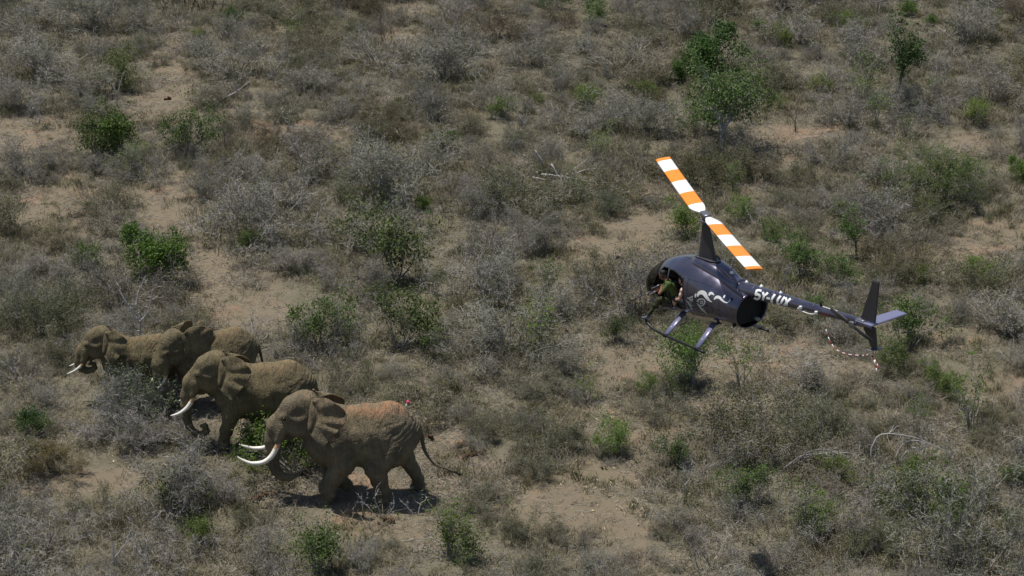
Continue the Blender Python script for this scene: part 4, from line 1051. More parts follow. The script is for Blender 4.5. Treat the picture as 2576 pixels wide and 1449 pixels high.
def leaves(rng, P_, size, n_each, spread, m, aspect=.55):
    """leaf blades folded along the midrib, scattered about points"""
    P_ = np.repeat(np.asarray(P_, float), n_each, 0); n = len(P_)
    P_ = P_ + rng.normal(0, spread, (n, 3)); s = size * rng.uniform(.6, 1.35, (n, 1))
    a = rng.normal(size=(n, 3)); a /= np.linalg.norm(a, axis=1)[:, None]
    b = np.cross(a, rng.normal(size=(n, 3)) + np.array([0, 0, 1.6])); b /= np.linalg.norm(b, axis=1)[:, None] + 1e-9
    c = np.cross(a, b)
    V = np.stack([P_, P_ + a * s * .5 + b * s * aspect * .5 + c * s * .12, P_ + a * s, P_ + a * s * .5 - b * s * aspect * .5 + c * s * .12], 1).reshape(-1, 3)
    return (V, np.arange(len(V)).reshape(-1, 4), np.full(n, m))
def blades(rng, n, rad, h0, h1, w_, m, lean=.5, pw=.7, centre=(0, 0)):
    a = rng.uniform(0, 2 * math.pi, n); rr = rad * rng.uniform(0, 1, n) ** pw
    B = np.stack([centre[0] + rr * np.cos(a), centre[1] + rr * np.sin(a), np.zeros(n)], -1)
    hh = rng.uniform(h0, h1, n)[:, None]; ln = rng.normal(0, lean, (n, 2)); T = B + hh * np.concatenate([ln, np.ones((n, 1))], 1)
    Mm = (B + T) / 2 + np.concatenate([-ln * hh * .18, hh * .08], 1)
    o = rng.uniform(0, 2 * math.pi, n); U = np.stack([np.cos(o), np.sin(o), 0 * o], -1) * w_ / 2
    V = np.stack([B - U, B + U, Mm + U * .8, Mm - U * .8, T + U * .12, T - U * .12], 1).reshape(-1, 3)
    k = np.arange(n)[:, None] * 6; F = np.concatenate([k + np.array([[0, 1, 2, 3]]), k + np.array([[3, 2, 4, 5]])], 0)
    return (V, F, np.full(2 * n, m))
def np_mesh(name, parts, mats):
    Vs, Fs, Ms, o = [], [], [], 0
    for V, F, m in parts:
        Vs.append(V); Fs.append(F + o); Ms.append(m); o += len(V)
    return mesh_np(name, np.vstack(Vs), np.vstack(Fs), mats, np.concatenate(Ms), smooth=False)

def fluffy(seed, R_=1.0, flat=1.0, dens=1.0, under=.6, leaf=0.0, wid=1.0, elev=(12, 85), open_=False):
    """leafless thorn scrub, one metre in radius before scaling"""
    rng = np.random.default_rng(seed); sg = Segs(); tips = []
    cfg = [(4, .14, 9 * dens, .46, .75, .02, 0), (3, .2, 8 * dens, .46, .85, .012, 0), (2, .28, 4.2 * dens, .50, .9, .0, 0), (2, .3, 0, 0, 0, 0, 0)]
    for k in range(int((15 if not open_ else 6) * dens)):
        az = rng.uniform(0, 2 * math.pi); el = R(rng.uniform(*elev)); rr = rng.uniform(0, .28)
        d = np.array([math.cos(az) * math.cos(el), math.sin(az) * math.cos(el), math.sin(el) * flat])
        L = rng.uniform(.75, 1.12) * R_ * (.85 + .15 * math.cos(el))
        branch(sg, rng, np.array([math.cos(az) * rr, math.sin(az) * rr, .0]), unit(d), L, .0125 * wid, 0, cfg, tips)
    parts = sg.parts(rng)
    # scale the thin strips up a little so that they hold at distance
    if under: parts.append(blades(rng, int(560 * under), .85, .06, .34 * flat, .010, 1, .5, .6))
    if leaf:
        T = np.array([p for p, d, l in tips if l >= 2]); T = T[rng.random(len(T)) < leaf]
        if len(T): parts.append(leaves(rng, T, .038, 4, .05, 2))
    return np_mesh('dry_shrub', parts, [TWIG, STRAW_O, LEAF_O])
PROTO = {}
PROTO['fluff'] = [fluffy(100 + k, flat=.85 + .12 * (k % 3), dens=1.0 + .06 * (k % 2), under=.7, leaf=.06, elev=(8, 88)) for k in range(8)]
PROTO['mixed'] = [fluffy(200 + k, flat=.75, dens=.95, under=1.1, leaf=.30) for k in range(5)]
PROTO['sparse'] = [fluffy(300 + k, flat=1.3, dens=.85, under=.35, leaf=0, elev=(45, 88), open_=True, wid=1.4) for k in range(4)]
PROTO['bramble'] = [fluffy(400 + k, flat=.5, dens=1.0, under=.8, leaf=.08, elev=(4, 60), wid=1.3) for k in range(4)]
def mini(seed, kind):
    rng = np.random.default_rng(seed)
    if kind == 'tuft': return np_mesh('grass_tuft', [blades(rng, 150, .34, .15, .55, .018, 0, .55), blades(rng, 60, .4, .08, .3, .016, 1, .7)], [STRAW_O, STRAW])
    if kind == 'ros':
        p = []
        for k in range(9):
            a = rng.uniform(0, 6.28); L = rng.uniform(.22, .42); d = np.array([math.cos(a) * .75, math.sin(a) * .75, rng.uniform(.35, 1.1)]); d /= np.linalg.norm(d)
            q = [np.zeros(3), d * L * .5 + [0, 0, .03], d * L]; v, f = tube(q, [.026, .03, .004], 4, flat=.3); p.append((v, f, np.zeros(len(f), int)))
        return np_mesh('succulent', p, [PALE])
PROTO['tuft'] = [mini(500 + k, 'tuft') for k in range(4)]
PROTO['ros'] = [mini(520 + k, 'ros') for k in range(4)]

# ---- leafy shrubs and trees: trunk and crown are separate parts
def leafy(seed, h=1.6, wd=1.4, trunk_h=.3, nst=7, leafs=3, lsz=.085, bark=None, clump=.9, gap=.0, dens=1.0, dead=.3, spread=.09, upright=.25):
    rng = np.random.default_rng(seed); sg = Segs(); tips = []
    cfg = [(4, .14, 6 * dens, .50, .7, .03, 0), (3, .2, 6 * dens, .52, .8, .02, 0), (2, .25, 0, 0, 0, 0, 0)]
    base = np.zeros(3); trk = trunk_h > .45
    if trk:
        p = np.array([0, 0, 0.]); d = unit(np.array([rng.normal(0, .12), rng.normal(0, .12), 1]))
        for k in range(4):
            q = p + d * trunk_h / 4; sg.add(p, q, .075 * h / 3 * (1.3 - .12 * k), .075 * h / 3 * (1.18 - .12 * k), 0); p = q; d = unit(d + rng.normal(0, .12, 3))
        base = p
    for k in range(nst):
        az = rng.uniform(0, 6.283); el = rng.uniform(.35, 1.45)
        d = np.array([math.cos(az) * math.cos(el) * wd / h * .9, math.sin(az) * math.cos(el) * wd / h * .9, math.sin(el) + upright])
        st = base.copy() if trk else np.array([math.cos(az), math.sin(az), 0]) * rng.uniform(0, .12) * wd
        branch(sg, rng, st, unit(d), (h - base[2]) * rng.uniform(.6, .95), .045 * h / 3 if trk else .024 * h / 1.6, 0, cfg, tips)
    T = np.array([p for p, d, l in tips])
    # uneven crown: whole pockets stay bare
    nz = fbm(T * 1.6 / max(h, 1) * 1.5 + seed * 3.1, 2); keep = nz > (-.9 + gap * 1.4)
    zmin = base[2] * .9 if trk else h * dead * .6
    keep &= (T[:, 2] > zmin * rng.uniform(.6, 1.2, len(T)))
    T = T[keep]; T = T[rng.random(len(T)) < clump]
    br = np_mesh('branches', sg.parts(rng), [bark or TWIG])
    cr = np_mesh('crown', [leaves(rng, T, lsz, leafs, spread, 0)], [LEAF])
    return br, cr
def fuzzdome(seed):
    rng = np.random.default_rng(seed); sg = Segs(); tips = []
    cfg = [(4, .14, 9, .46, .75, .02, 0), (3, .2, 8, .46, .85, .012, 0), (2, .28, 4, .50, .9, .0, 0), (2, .3, 0, 0, 0, 0, 0)]
    for k in range(16):
        az = rng.uniform(0, 6.283); el = R(rng.uniform(6, 88)); rr = rng.uniform(0, .3)
        branch(sg, rng, np.array([math.cos(az) * rr, math.sin(az) * rr, 0]), unit(np.array([math.cos(az) * math.cos(el), math.sin(az) * math.cos(el), math.sin(el) * .85])), rng.uniform(.8, 1.1), .012, 0, cfg, tips)
    T = np.array([p for p, d, l in tips if l >= 1]); hgt = T[:, 2] / T[:, 2].max(); T = T[(rng.random(len(T)) < .25 + .75 * hgt)]
    return np_mesh('branches', sg.parts(rng), [TWIG]), np_mesh('crown', [leaves(rng, T, .036, 6, .035, 0, .4)], [LEAF])
LEAFY = {'dense': [leafy(601, leafs=15, lsz=.10, dens=1.15, dead=.1, spread=.10), leafy(602, leafs=14, lsz=.10, dens=1.1, dead=.2, spread=.10)],
         'loose': [leafy(611 + k, leafs=10, lsz=.08, gap=.24, clump=.95, dead=.35) for k in range(3)],
         'thin': [leafy(621 + k, h=2.0, wd=.8, nst=5, leafs=4, lsz=.10, gap=.3, clump=.7, upright=.8) for k in range(2)],
         'fuzz': [fuzzdome(631)],
         'tree': [leafy(641, h=3.4, wd=2.8, trunk_h=1.1, nst=7, leafs=10, lsz=.13, bark=DBARK, spread=.15, gap=.15),
                  leafy(642, h=3.3, wd=3.0, trunk_h=.65, nst=10, leafs=19, lsz=.11, bark=BARK, spread=.19, gap=.22, clump=.9),
                  leafy(643, h=3.2, wd=1.9, trunk_h=1.2, nst=6, leafs=11, lsz=.12, bark=DBARK, gap=.35, clump=.8, spread=.12)]}
CROWN = {}
for kd, l in LEAFY.items():
    CROWN[kd] = []
    for br, cr in l:
        v = np.empty(len(cr.vertices) * 3, np.float32); cr.vertices.foreach_get('co', v); v = v.reshape(-1, 3)
        CROWN[kd].append((float(np.percentile(v[:, 0], 97) - np.percentile(v[:, 0], 3)) * 1.02, float(np.percentile(v[:, 2], 98))))
print('CROWN', {k: [(round(a, 2), round(b, 2)) for a, b in v] for k, v in CROWN.items()})
GREENS = []           # (X, Y base, width px, kind, index, tint, name, label, category)
def G(*a): GREENS.append(a)
DG, BG, OG, YG, RB, GG = (.55, .72, .5), (1.0, 1.1, .7), (.95, .8, .9), (1.5, 1.35, .8), (1.7, .75, .5), (.9, .9, 1.1)
G(365, 705, 150, 'dense', 0, (.8, 1.0, .45), 'leafy_shrub', 'dense dark green shrub in a ring of grey thorn, above the leading elephant', 'shrub')
G(222, 672, 78, 'dense', 1, (.9, 1, .55), 'leafy_shrub', 'small bright green shrub just left of the dense dark green one', 'shrub')
G(310, 392, 120, 'dense', 0, (.8, .9, .5), 'leafy_shrub', 'wide bright green shrub beside the red trodden path at upper left', 'shrub')
G(250, 398, 130, 'loose', 0, OG, 'leafy_shrub', 'olive scrub leaning on the left of the wide bright green shrub', 'shrub')
G(470, 378, 150, 'loose', 1, (.75, .8, .6), 'leafy_shrub', 'broad loose olive green shrub just right of the trodden path', 'shrub')
G(285, 222, 100, 'loose', 2, (.9, .8, .6), 'leafy_shrub', 'low olive shrub high in the scrub, left of the red path', 'shrub')
G(585, 62, 55, 'dense', 1, DG, 'leafy_shrub', 'small dark green bush at the top edge, left half', 'shrub')
G(500, 104, 32, 'loose', 0, YG, 'leafy_shrub', 'tiny yellow green bush below the top edge near the path', 'shrub')
G(1405, 30, 80, 'loose', 1, DG, 'leafy_shrub', 'dark bush on the top edge right of the middle', 'shrub')
G(1482, 62, 70, 'loose', 2, (.8, 1, .6), 'leafy_shrub', 'mid green bush hanging below the top edge', 'shrub')
G(1772, 182, 135, 'dense', 0, (.5, .75, .4), 'leafy_tree', 'darkest bushy tree above the rotor, with a dense rounded crown', 'tree')
G(1702, 200, 70, 'dense', 0, (.6, .8, .45), 'leafy_shrub', 'dark shrub tucked under the left of the darkest bushy tree', 'shrub')
G(1812, 380, 185, 'tree', 1, (.8, .9, .75), 'leafy_tree', 'grey green tree with pale limbs straight above the helicopter rotor', 'tree')
G(2250, 262, 110, 'tree', 2, (.55, .68, .55), 'leafy_tree', 'thin dark green tree with a ragged narrow crown at upper right', 'tree')
for X, Y, wd, q in ((2288, 42, 48, 'first and largest'), (2345, 66, 34, 'second'), (2414, 84, 50, 'third')):
    G(X, Y, wd, 'dense', 1, (.8, 1, .5), 'leafy_shrub', f'bright green bush near the top right corner, {q} of three from left', 'shrub')
G(1775, 340, 110, 'loose', 1, (.85, .95, .7), 'leafy_shrub', 'ragged green shrub filling the lower left of the grey green tree', 'shrub')
G(1915, 82, 34, 'dense', 0, (1, 1.15, .6), 'leafy_shrub', 'small bright green bush above and right of the darkest bushy tree', 'shrub')
G(1975, 120, 56, 'loose', 0, YG, 'leafy_shrub', 'light yellow green bush right of the darkest bushy tree', 'shrub')
G(2068, 235, 60, 'loose', 1, YG, 'leafy_shrub', 'light green bush between the helicopter tree and the ragged narrow tree', 'shrub')
G(1962, 282, 30, 'thin', 0, (1.5, 1.5, .7), 'leafy_shrub', 'slim yellow green sapling right of the grey green tree', 'shrub')
G(2470, 320, 70, 'loose', 2, YG, 'leafy_shrub', 'pale green loose bush near the right edge, upper part', 'shrub')
G(2560, 452, 66, 'dense', 0, (1, 1.15, .6), 'leafy_shrub', 'bright green bush cut by the right edge', 'shrub')
G(2350, 508, 235, 'fuzz', 0, (1.0, 1.0, .55), 'leafy_shrub', 'wide fuzzy green dome of a bush at the right', 'shrub')
G(1122, 382, 62, 'loose', 2, (.5, .6, .45), 'leafy_shrub', 'small dark stemmed bush left of the bleached fallen branches', 'shrub')
G(1070, 530, 42, 'dense', 1, (1.3, 1.4, .7), 'leafy_shrub', 'bright yellow green bush in the middle of the grey scrub', 'shrub')
G(1360, 256, 46, 'fuzz', 0, (1.3, 1.2, .6), 'leafy_shrub', 'low flat green bush in the upper middle', 'shrub')
G(1375, 745, 66, 'thin', 0, (.65, .8, .5), 'leafy_shrub', 'dark leafy sprout in the grey bush, left of the helicopter nose', 'shrub')
G(1340, 765, 46, 'thin', 1, (.7, .85, .5), 'leafy_shrub', 'shorter leafy sprout beside the dark one left of the helicopter', 'shrub')
G(1095, 745, 60, 'thin', 1, OG, 'leafy_shrub', 'upright olive stems in the middle, with a leaning bare pole', 'shrub')
G(1000, 700, 190, 'loose', 0, (.8, .75, .7), 'leafy_shrub', 'wide olive green shrub left of the upright olive stems', 'shrub')
G(800, 860, 170, 'loose', 1, (.8, .88, .65), 'leafy_shrub', 'big loose green shrub above the second elephant back', 'shrub')
G(1012, 830, 44, 'thin', 0, OG, 'leafy_shrub', 'narrow olive sapling right of the big loose green shrub', 'shrub')
G(640, 625, 56, 'loose', 2, (.9, .9, .6), 'leafy_shrub', 'small green bush under the large grey thicket', 'shrub')
G(1728, 598, 96, 'loose', 0, (1.2, 1.25, .6), 'leafy_shrub', 'light green bush left of the rotor hub', 'shrub')
G(1850, 558, 84, 'loose', 1, (1.3, 1.3, .65), 'leafy_shrub', 'light green bush right of the rotor hub', 'shrub')
G(1922, 605, 56, 'loose', 2, (.8, .9, .5), 'leafy_shrub', 'green bush behind the lower rotor blade, right side', 'shrub')
G(2020, 690, 110, 'loose', 0, (.75, .95, .55), 'leafy_shrub', 'green bush behind the boom, left of three', 'shrub')
G(2100, 720, 80, 'loose', 2, (.75, .95, .55), 'leafy_shrub', 'green bush behind the boom, the tall middle one', 'shrub')
G(2155, 648, 62, 'tree', 2, (.75, 1, .55), 'leafy_tree', 'tiny green tree on a thin stem above the tail boom', 'tree')
G(2060, 800, 90, 'loose', 1, (.8, .95, .6), 'leafy_shrub', 'green bush just under the middle of the tail boom', 'shrub')
G(1745, 968, 130, 'tree', 1, (.9, 1.1, .55), 'leafy_tree', 'small tree with a pale forked trunk behind the landing skids', 'tree')
G(2285, 880, 130, 'loose', 2, (.75, .85, .55), 'leafy_shrub', 'olive green bush right of the tail fin', 'shrub')
G(2355, 975, 70, 'loose', 0, (1, 1.05, .6), 'leafy_shrub', 'green bush below the tail fin, toward the right edge', 'shrub')
G(2300, 1090, 76, 'thin', 1, (.8, .95, .55), 'leafy_shrub', 'upright leafy green shrub at lower right', 'shrub')
G(2556, 1230, 60, 'dense', 0, (.9, 1, .55), 'leafy_shrub', 'green bush cut by the lower right edge', 'shrub')
G(72, 1095, 86, 'dense', 1, (.45, .62, .45), 'leafy_shrub', 'dark leafy bush near the left edge below the leading elephant', 'shrub')
G(140, 1192, 140, 'fuzz', 0, (1.5, .75, .5), 'rusty_shrub', 'rust brown scrub at the left edge below the dark leafy bush', 'shrub')
G(650, 1150, 104, 'loose', 0, (.9, 1.0, .5), 'leafy_shrub', 'bright leafy bush between the two nearest elephants', 'shrub')
G(748, 1200, 210, 'loose', 1, (1.0, 1.1, .5), 'leafy_shrub', 'green bush under the tusks and trunk of the front elephant', 'shrub')
G(1890, 1255, 110, 'loose', 2, (.7, .8, .5), 'leafy_shrub', 'dark green bush under thorn twigs at the lower right', 'shrub')
G(1700, 1165, 90, 'loose', 0, (.6, .65, .45), 'leafy_shrub', 'low dark green bush at the right of the bare ground', 'shrub')
G(2360, 1330, 170, 'loose', 1, (.8, .9, .6), 'leafy_shrub', 'green bush inside the big grey thicket at the lower right corner', 'shrub')
G(1130, 1390, 100, 'thin', 0, (1.05, 1.05, .6), 'leafy_shrub', 'sparse upright yellow green sapling below the front elephant tail', 'shrub')
G(1135, 1410, 110, 'loose', 2, (.75, .75, .5), 'leafy_shrub', 'olive bush at the foot of the sparse upright sapling', 'shrub')
G(1480, 1010, 64, 'thin', 1, (1.3, 1.3, .8), 'leafy_shrub', 'pale green upright shoots on the bare ground left of the skids', 'shrub')
G(795, 1440, 150, 'loose', 0, (.7, .75, .5), 'leafy_shrub', 'olive green bush cut by the bottom edge below the front elephant', 'shrub')
G(440, 1300, 110, 'loose', 2, (.65, .65, .45), 'leafy_shrub', 'low olive bush with fleshy leaves at the bottom left', 'shrub')
G(1005, 880, 150, 'loose', 2, (.75, .72, .6), 'leafy_shrub', 'olive shrub between the elephants and the middle thicket', 'shrub')
G(1545, 860, 70, 'loose', 0, (.5, .5, .4), 'leafy_shrub', 'dark stemmed bush left of the front skid', 'shrub')
LANDS = []
G(362, 1044, 165, 'loose', 1, (1.35, 1.15, 2.4), 'thorn_bush', 'spiky grey green thornbush hiding the legs of the leading elephant', 'shrub')
def place(nm, me, X, Y, wpx, width_m, hs=1.0, tint=(1, 1, 1), rot=None, rng=random):
    g = gp(X, Y); s = wpx / ppm((g.x, g.y, 0)) / width_m
    o = bpy.data.objects.new(nm, me); COL.objects.link(o); o.location = (g.x, g.y, g.z - .02)
    o.scale = (s, s, s * hs); o.rotation_euler = (0, 0, rng.uniform(0, 6.28) if rot is None else rot); o.color = (*tint, 1); return o
rnd = random.Random(7)
for X, Y, wpx, kd, ix, tint, nm, lab, cat in GREENS:
    br, cr = LEAFY[kd][ix]
    wm, hm_ = CROWN[kd][ix]
    root = place(nm, None, X, Y, wpx, wm, {'dense': 1.12, 'fuzz': .9, 'thin': 1.0}.get(kd, 1.0), rng=rnd)
    tag(root, lab, cat)
    nb = 'trunk' if kd == 'tree' else 'branches'
    b_ = link(nb, br, root); c_ = link('crown', cr, root); b_.color = (1, 1, 1, 1); c_.color = (*tint, 1)
    LANDS.append((X, Y - wpx * .4, wpx / 2))

# small light green bushes sprinkled through the scrub
SPR = []
# ---- dry scrub, sown between the hand-placed plants
def blocked(X, Y, r):
    for x, y, q in LANDS:
        if abs(X - x) < (r + q) * .75 and abs(Y - r * .3 - y) < (r + q) * .42: return True
    return False
ELE = [(225, 970, 2), (420, 985, 2), (560, 1100, 2), (700, 1000, 2)]
def near_herd(X, Y, r):
    # keep clear of the animals themselves; scrub in front of the leading one is placed by hand
    for x0, x1, y0, y1 in ((180, 480, 920, 1060), (430, 700, 930, 1085), (470, 820, 1000, 1190), (600, 1090, 1130, 1290)):
        if x0 - r * .45 < X < x1 + r * .45 and y0 < Y < y1 + r * .42: return True
    return False
HAND = [(1850, 398, 180, 'fluff', .95, (1.0, 1.0, .98)), (2275, 285, 140, 'fluff', .9, (1.05, 1.05, 1.05)), (100, 190, 260, 'fluff', .8, (1.15, 1.14, 1.14)), (240, 80, 220, 'fluff', .85, (1.12, 1.12, 1.12)), (60, 70, 200, 'fluff', .9, (1.1, 1.1, 1.1)), (210, 250, 190, 'fluff', .8, (1.12, 1.1, 1.1)), (600, 190, 240, 'fluff', .85, (1.12, 1.12, 1.12)), (380, 75, 180, 'fluff', .8, (1.08, 1.05, 1.02)),
 (545, 262, 170, 'fluff', .8, (1.05, 1.0, .95)), (790, 120, 170, 'mixed', .8, (.95, .9, .82)), (960, 170, 220, 'fluff', .85, (1.12, 1.12, 1.12)), (1120, 200, 250, 'fluff', .85, (1.12, 1.12, 1.14)), (1230, 280, 170, 'fluff', .9, (1.1, 1.1, 1.1)), (1340, 160, 190, 'fluff', .8, (1.1, 1.1, 1.08)),
 (1560, 170, 210, 'fluff', .85, (1.14, 1.13, 1.13)), (1470, 330, 220, 'fluff', .85, (1.12, 1.12, 1.12)), (1620, 330, 200, 'fluff', .95, (1.1, 1.12, 1.12)), (1640, 225, 170, 'mixed', .9, (.95, .88, .82)), (2010, 110, 230, 'fluff', .8, (1.12, 1.1, 1.1)), (2170, 160, 220, 'fluff', .8, (1.12, 1.1, 1.12)),
 (2430, 110, 230, 'fluff', .8, (1.12, 1.1, 1.12)), (2500, 260, 220, 'fluff', .85, (1.12, 1.1, 1.1)), (2090, 215, 170, 'fluff', .85, (1.1, 1.08, 1.1)), (2380, 250, 160, 'fluff', .8, (1.1, 1.08, 1.08)), (1080, 430, 220, 'fluff', .85, (1.12, 1.12, 1.1)), (2230, 470, 190, 'fluff', .9, (1.12, 1.1, 1.12)), (1180, 900, 200, 'fluff', .85, (1.1, 1.1, 1.1)), (1420, 940, 180, 'fluff', .8, (1.05, 1.05, 1.02)),  # X, Y base, width px, kind, height factor, tint
 (640, 600, 330, 'fluff', 1.0, (1.16, 1.15, 1.17)), (960, 500, 300, 'fluff', 1.05, (1.1, 1.12, 1.1)), (900, 610, 260, 'fluff', .9, (1.12, 1.12, 1.12)), (1290, 520, 260, 'mixed', .9, (1, 1, 1)), (1290, 885, 330, 'fluff', .9, (1.14, 1.15, 1.14)),
 (1230, 760, 260, 'fluff', 1.1, (1.16, 1.16, 1.18)), (375, 452, 165, 'fluff', .95, (1, 1, .98)), (930, 500, 180, 'mixed', 1, (.9, .95, .9)), (1400, 800, 180, 'fluff', .9, (1.1, 1.1, 1.1)),
 (330, 745, 240, 'bramble', 1.3, (.95, .92, .9)), (440, 720, 150, 'bramble', 1.2, (.85, .8, .75)), (100, 830, 230, 'mixed', 1.1, (.8, .85, .75)), (60, 960, 170, 'bramble', 1.2, (1, .98, .95)),
 (60, 800, 200, 'fluff', 1, (.95, .98, .95)), (900, 960, 150, 'mixed', .9, (.8, .8, .7)), (800, 890, 220, 'bramble', 1.1, (.95, .95, .98)), (335, 1052, 210, 'fluff', 1.15, (1.25, 1.27, 1.35)), (385, 1050, 120, 'fluff', .85, (1.2, 1.22, 1.28)), (345, 1044, 180, 'bramble', 2.0, (1.15, 1.17, 1.25)), (310, 1046, 110, 'bramble', 1.7, (1.1, 1.1, 1.15)), (405, 1034, 120, 'bramble', 2.1, (1.05, 1.1, 1.2)), (340, 1040, 130, 'mixed', 1.4, (.8, .85, .85)),
 (300, 1110, 230, 'fluff', .8, (1.1, 1.08, 1.15)), (440, 1110, 160, 'fluff', .8, (1.05, 1.03, 1.08)), (520, 1150, 120, 'bramble', .9, (.8, .8, .85)), (460, 1290, 320, 'fluff', 1.0, (1.05, 1.03, 1.08)), (560, 1268, 165, 'fluff', .85, (1.05, 1.03, 1.08)),
 (260, 1300, 170, 'mixed', .9, (.9, .88, .85)), (120, 1400, 300, 'fluff', .8, (1.05, 1.03, 1.06)), (420, 1430, 240, 'fluff', .8, (1.05, 1.03, 1.06)), (680, 1420, 200, 'fluff', .9, (1.02, 1, 1.02)), (900, 1430, 160, 'fluff', .8, (1, 1, 1.02)),
 (1370, 1130, 200, 'mixed', .9, (.85, .85, .8)), (1920, 1100, 340, 'mixed', .9, (.95, .92, .92)), (2070, 1120, 230, 'mixed', .9, (.85, .88, .8)), (2080, 1180, 200, 'bramble', .8, (1, .95, .88)), (2240, 1150, 210, 'bramble', 1, (.9, .88, .85)),
 (2400, 1340, 420, 'fluff', 1.0, (.95, .98, .95)), (2480, 1440, 300, 'bramble', 1.4, (.95, .96, .92)), (2080, 1340, 240, 'fluff', .9, (1.05, 1.03, 1.05)), (1880, 1290, 180, 'bramble', 1.3, (1.05, 1.05, 1.08)), (1760, 1180, 150, 'bramble', .9, (1.05, 1.05, 1.1)),
 (1790, 1430, 170, 'sparse', .8, (1.1, 1.08, 1.05)), (1940, 1440, 210, 'fluff', .8, (.98, .95, .95)), (1700, 1330, 160, 'fluff', .7, (1, .98, .96)), (1480, 1440, 170, 'fluff', .7, (1, 1, 1)), (2200, 1400, 200, 'mixed', .9, (.85, .88, .75)),
 (2250, 672, 190, 'mixed', .95, (.85, .75, .65)), (2200, 570, 260, 'fluff', 1, (1.05, 1.03, 1.06)), (1740, 460, 210, 'mixed', 1, (.75, .72, .6)), (1900, 440, 170, 'mixed', .9, (.8, .75, .7)), (1540, 540, 110, 'mixed', 1.2, (.8, .9, .85)),
 (2100, 410, 170, 'fluff', .9, (1.05, 1.05, 1.05)), (2330, 290, 180, 'bramble', 1.1, (1.05, 1.05, 1.1)), (1200, 540, 150, 'fluff', 1, (1, 1, 1.02)), (1800, 385, 160, 'bramble', .9, (.95, .9, .85)), (1700, 970, 150, 'bramble', .8, (.7, .68, .65)), (1280, 940, 140, 'bramble', .9, (.85, .82, .78)),
 (505, 500, 120, 'fluff', .9, (1, 1, 1)), (130, 610, 150, 'mixed', .6, (1, .9, .8)), (640, 720, 110, 'sparse', .7, (1.1, 1.08, 1.08)), (710, 305, 60, 'sparse', 1, (1, 1, 1)), (620, 300, 66, 'tuft', 1, (.9, .9, .7))]
KW = {'fluff': 2.0, 'mixed': 2.0, 'sparse': 1.5, 'bramble': 2.1, 'tuft': .9, 'ros': .6}
SHRUBS = []
for X, Y, wpx, kd, hf, tint in HAND: SHRUBS.append((X, Y, wpx, kd, hf, tint)); 
def dens_at(X, Y):
    g = ground(X, Y); return 1.0 - bare(g.x, g.y)
cand = []
tries = 0
while len(cand) < 310 and tries < 60000:
    tries += 1
    g_x = rnd.uniform(-32, 32); g_y = 52 + (125 - 52) * rnd.random()
    X, Y, dep = project((g_x, g_y, 0))
    if not (-80 < X < 2660 and -10 < Y < 1560): continue
    u = rnd.random(); wm = rnd.choice((1.3, 1.8, 2.2, 2.7, 3.2, 3.8)) * rnd.uniform(.85, 1.15)
    lowr = (1150 < X < 1720 and Y > 1000)                    # thin cover on the bare plain at the lower middle
    if lowr: wm *= .55
    pm = FPX * 2.515625 / dep; wpx = wm * pm
    if bare(g_x, g_y) * 1.6 > rnd.uniform(.35, 1.0) or near_herd(X, Y, wpx) or blocked(X, Y, wpx / 2): continue
    if lowr and rnd.random() < .45: continue
    if any(math.hypot(g_x - a, g_y - b) < (wm + c) * .30 for a, b, c in cand): continue
    if any(abs(X - h_[0]) < (wpx + h_[2]) * .36 and abs(Y - h_[1]) < (wpx + h_[2]) * .12 for h_ in HAND): continue
    cand.append((g_x, g_y, wm))
    kd = rnd.choices(('fluff', 'mixed', 'sparse', 'bramble'), (6.5, 2.6, .6, .9))[0]
    if lowr: kd = rnd.choice(('mixed', 'bramble', 'mixed', 'fluff'))
    br_ = rnd.uniform(.88, 1.2)
    tint = {'fluff': (br_, br_ * .985, br_ * 1.0), 'mixed': (br_ * .88, br_ * .86, br_ * .78), 'sparse': (br_ * 1.1, br_ * 1.08, br_ * 1.08), 'bramble': (br_ * .95, br_ * .9, br_ * .86)}[kd]
    if Y < 420 and rnd.random() < .2: tint = (.72, .62, .54)
    SHRUBS.append((X, Y, wpx, kd, rnd.uniform(.7, 1.1), tint))
MARKS = [(1777, 535, 'rotor hub'), (2200, 800, 'tail fin'), (1650, 850, 'front skid'), (1990, 760, 'tail boom'), (300, 900, 'leading elephant'), (530, 860, 'third elephant'), (650, 1000, 'second elephant'), (880, 1150, 'front elephant'), (1030, 1200, 'front elephant tail'),
         (365, 640, 'dense dark green shrub'), (310, 350, 'wide bright green shrub'), (470, 340, 'broad olive shrub'), (1770, 130, 'darkest bushy tree'), (1790, 290, 'grey green tree'), (2255, 190, 'ragged narrow tree'),
         (2350, 440, 'fuzzy green dome'), (1070, 515, 'yellow green bush'), (1375, 700, 'dark leafy sprout'), (1095, 690, 'upright olive stems'), (800, 780, 'big loose green shrub'), (1745, 930, 'pale forked trunk'), (2285, 850, 'olive bush by the fin'),
         (2300, 1060, 'upright leafy shrub'), (72, 1060, 'dark leafy bush'), (140, 1160, 'rust brown scrub'), (655, 1120, 'bright leafy bush'), (1890, 1220, 'thorny dark green bush'), (2360, 1290, 'corner thicket'), (1130, 1330, 'sparse sapling'),
         (1440, 480, 'bleached fallen branches'), (640, 505, 'large grey thicket'), (430, 140, 'red path'), (585, 40, 'small dark top bush'), (1480, 50, 'mid green top bush'), (1960, 260, 'yellow green sapling'), (2290, 30, 'top right green bushes'), (1000, 660, 'wide olive green shrub'), (1122, 350, 'dark stemmed bush'),
         (0, 0, 'top left corner'), (2576, 0, 'top right corner'), (0, 1449, 'bottom left corner'), (2576, 1449, 'bottom right corner'), (0, 725, 'left edge middle'), (2576, 725, 'right edge middle'), (1288, 0, 'top edge middle'), (1288, 1449, 'bottom edge middle'), (1500, 1240, 'trodden plain'), (940, 110, 'upper sandy patch')]
used_labels = set()
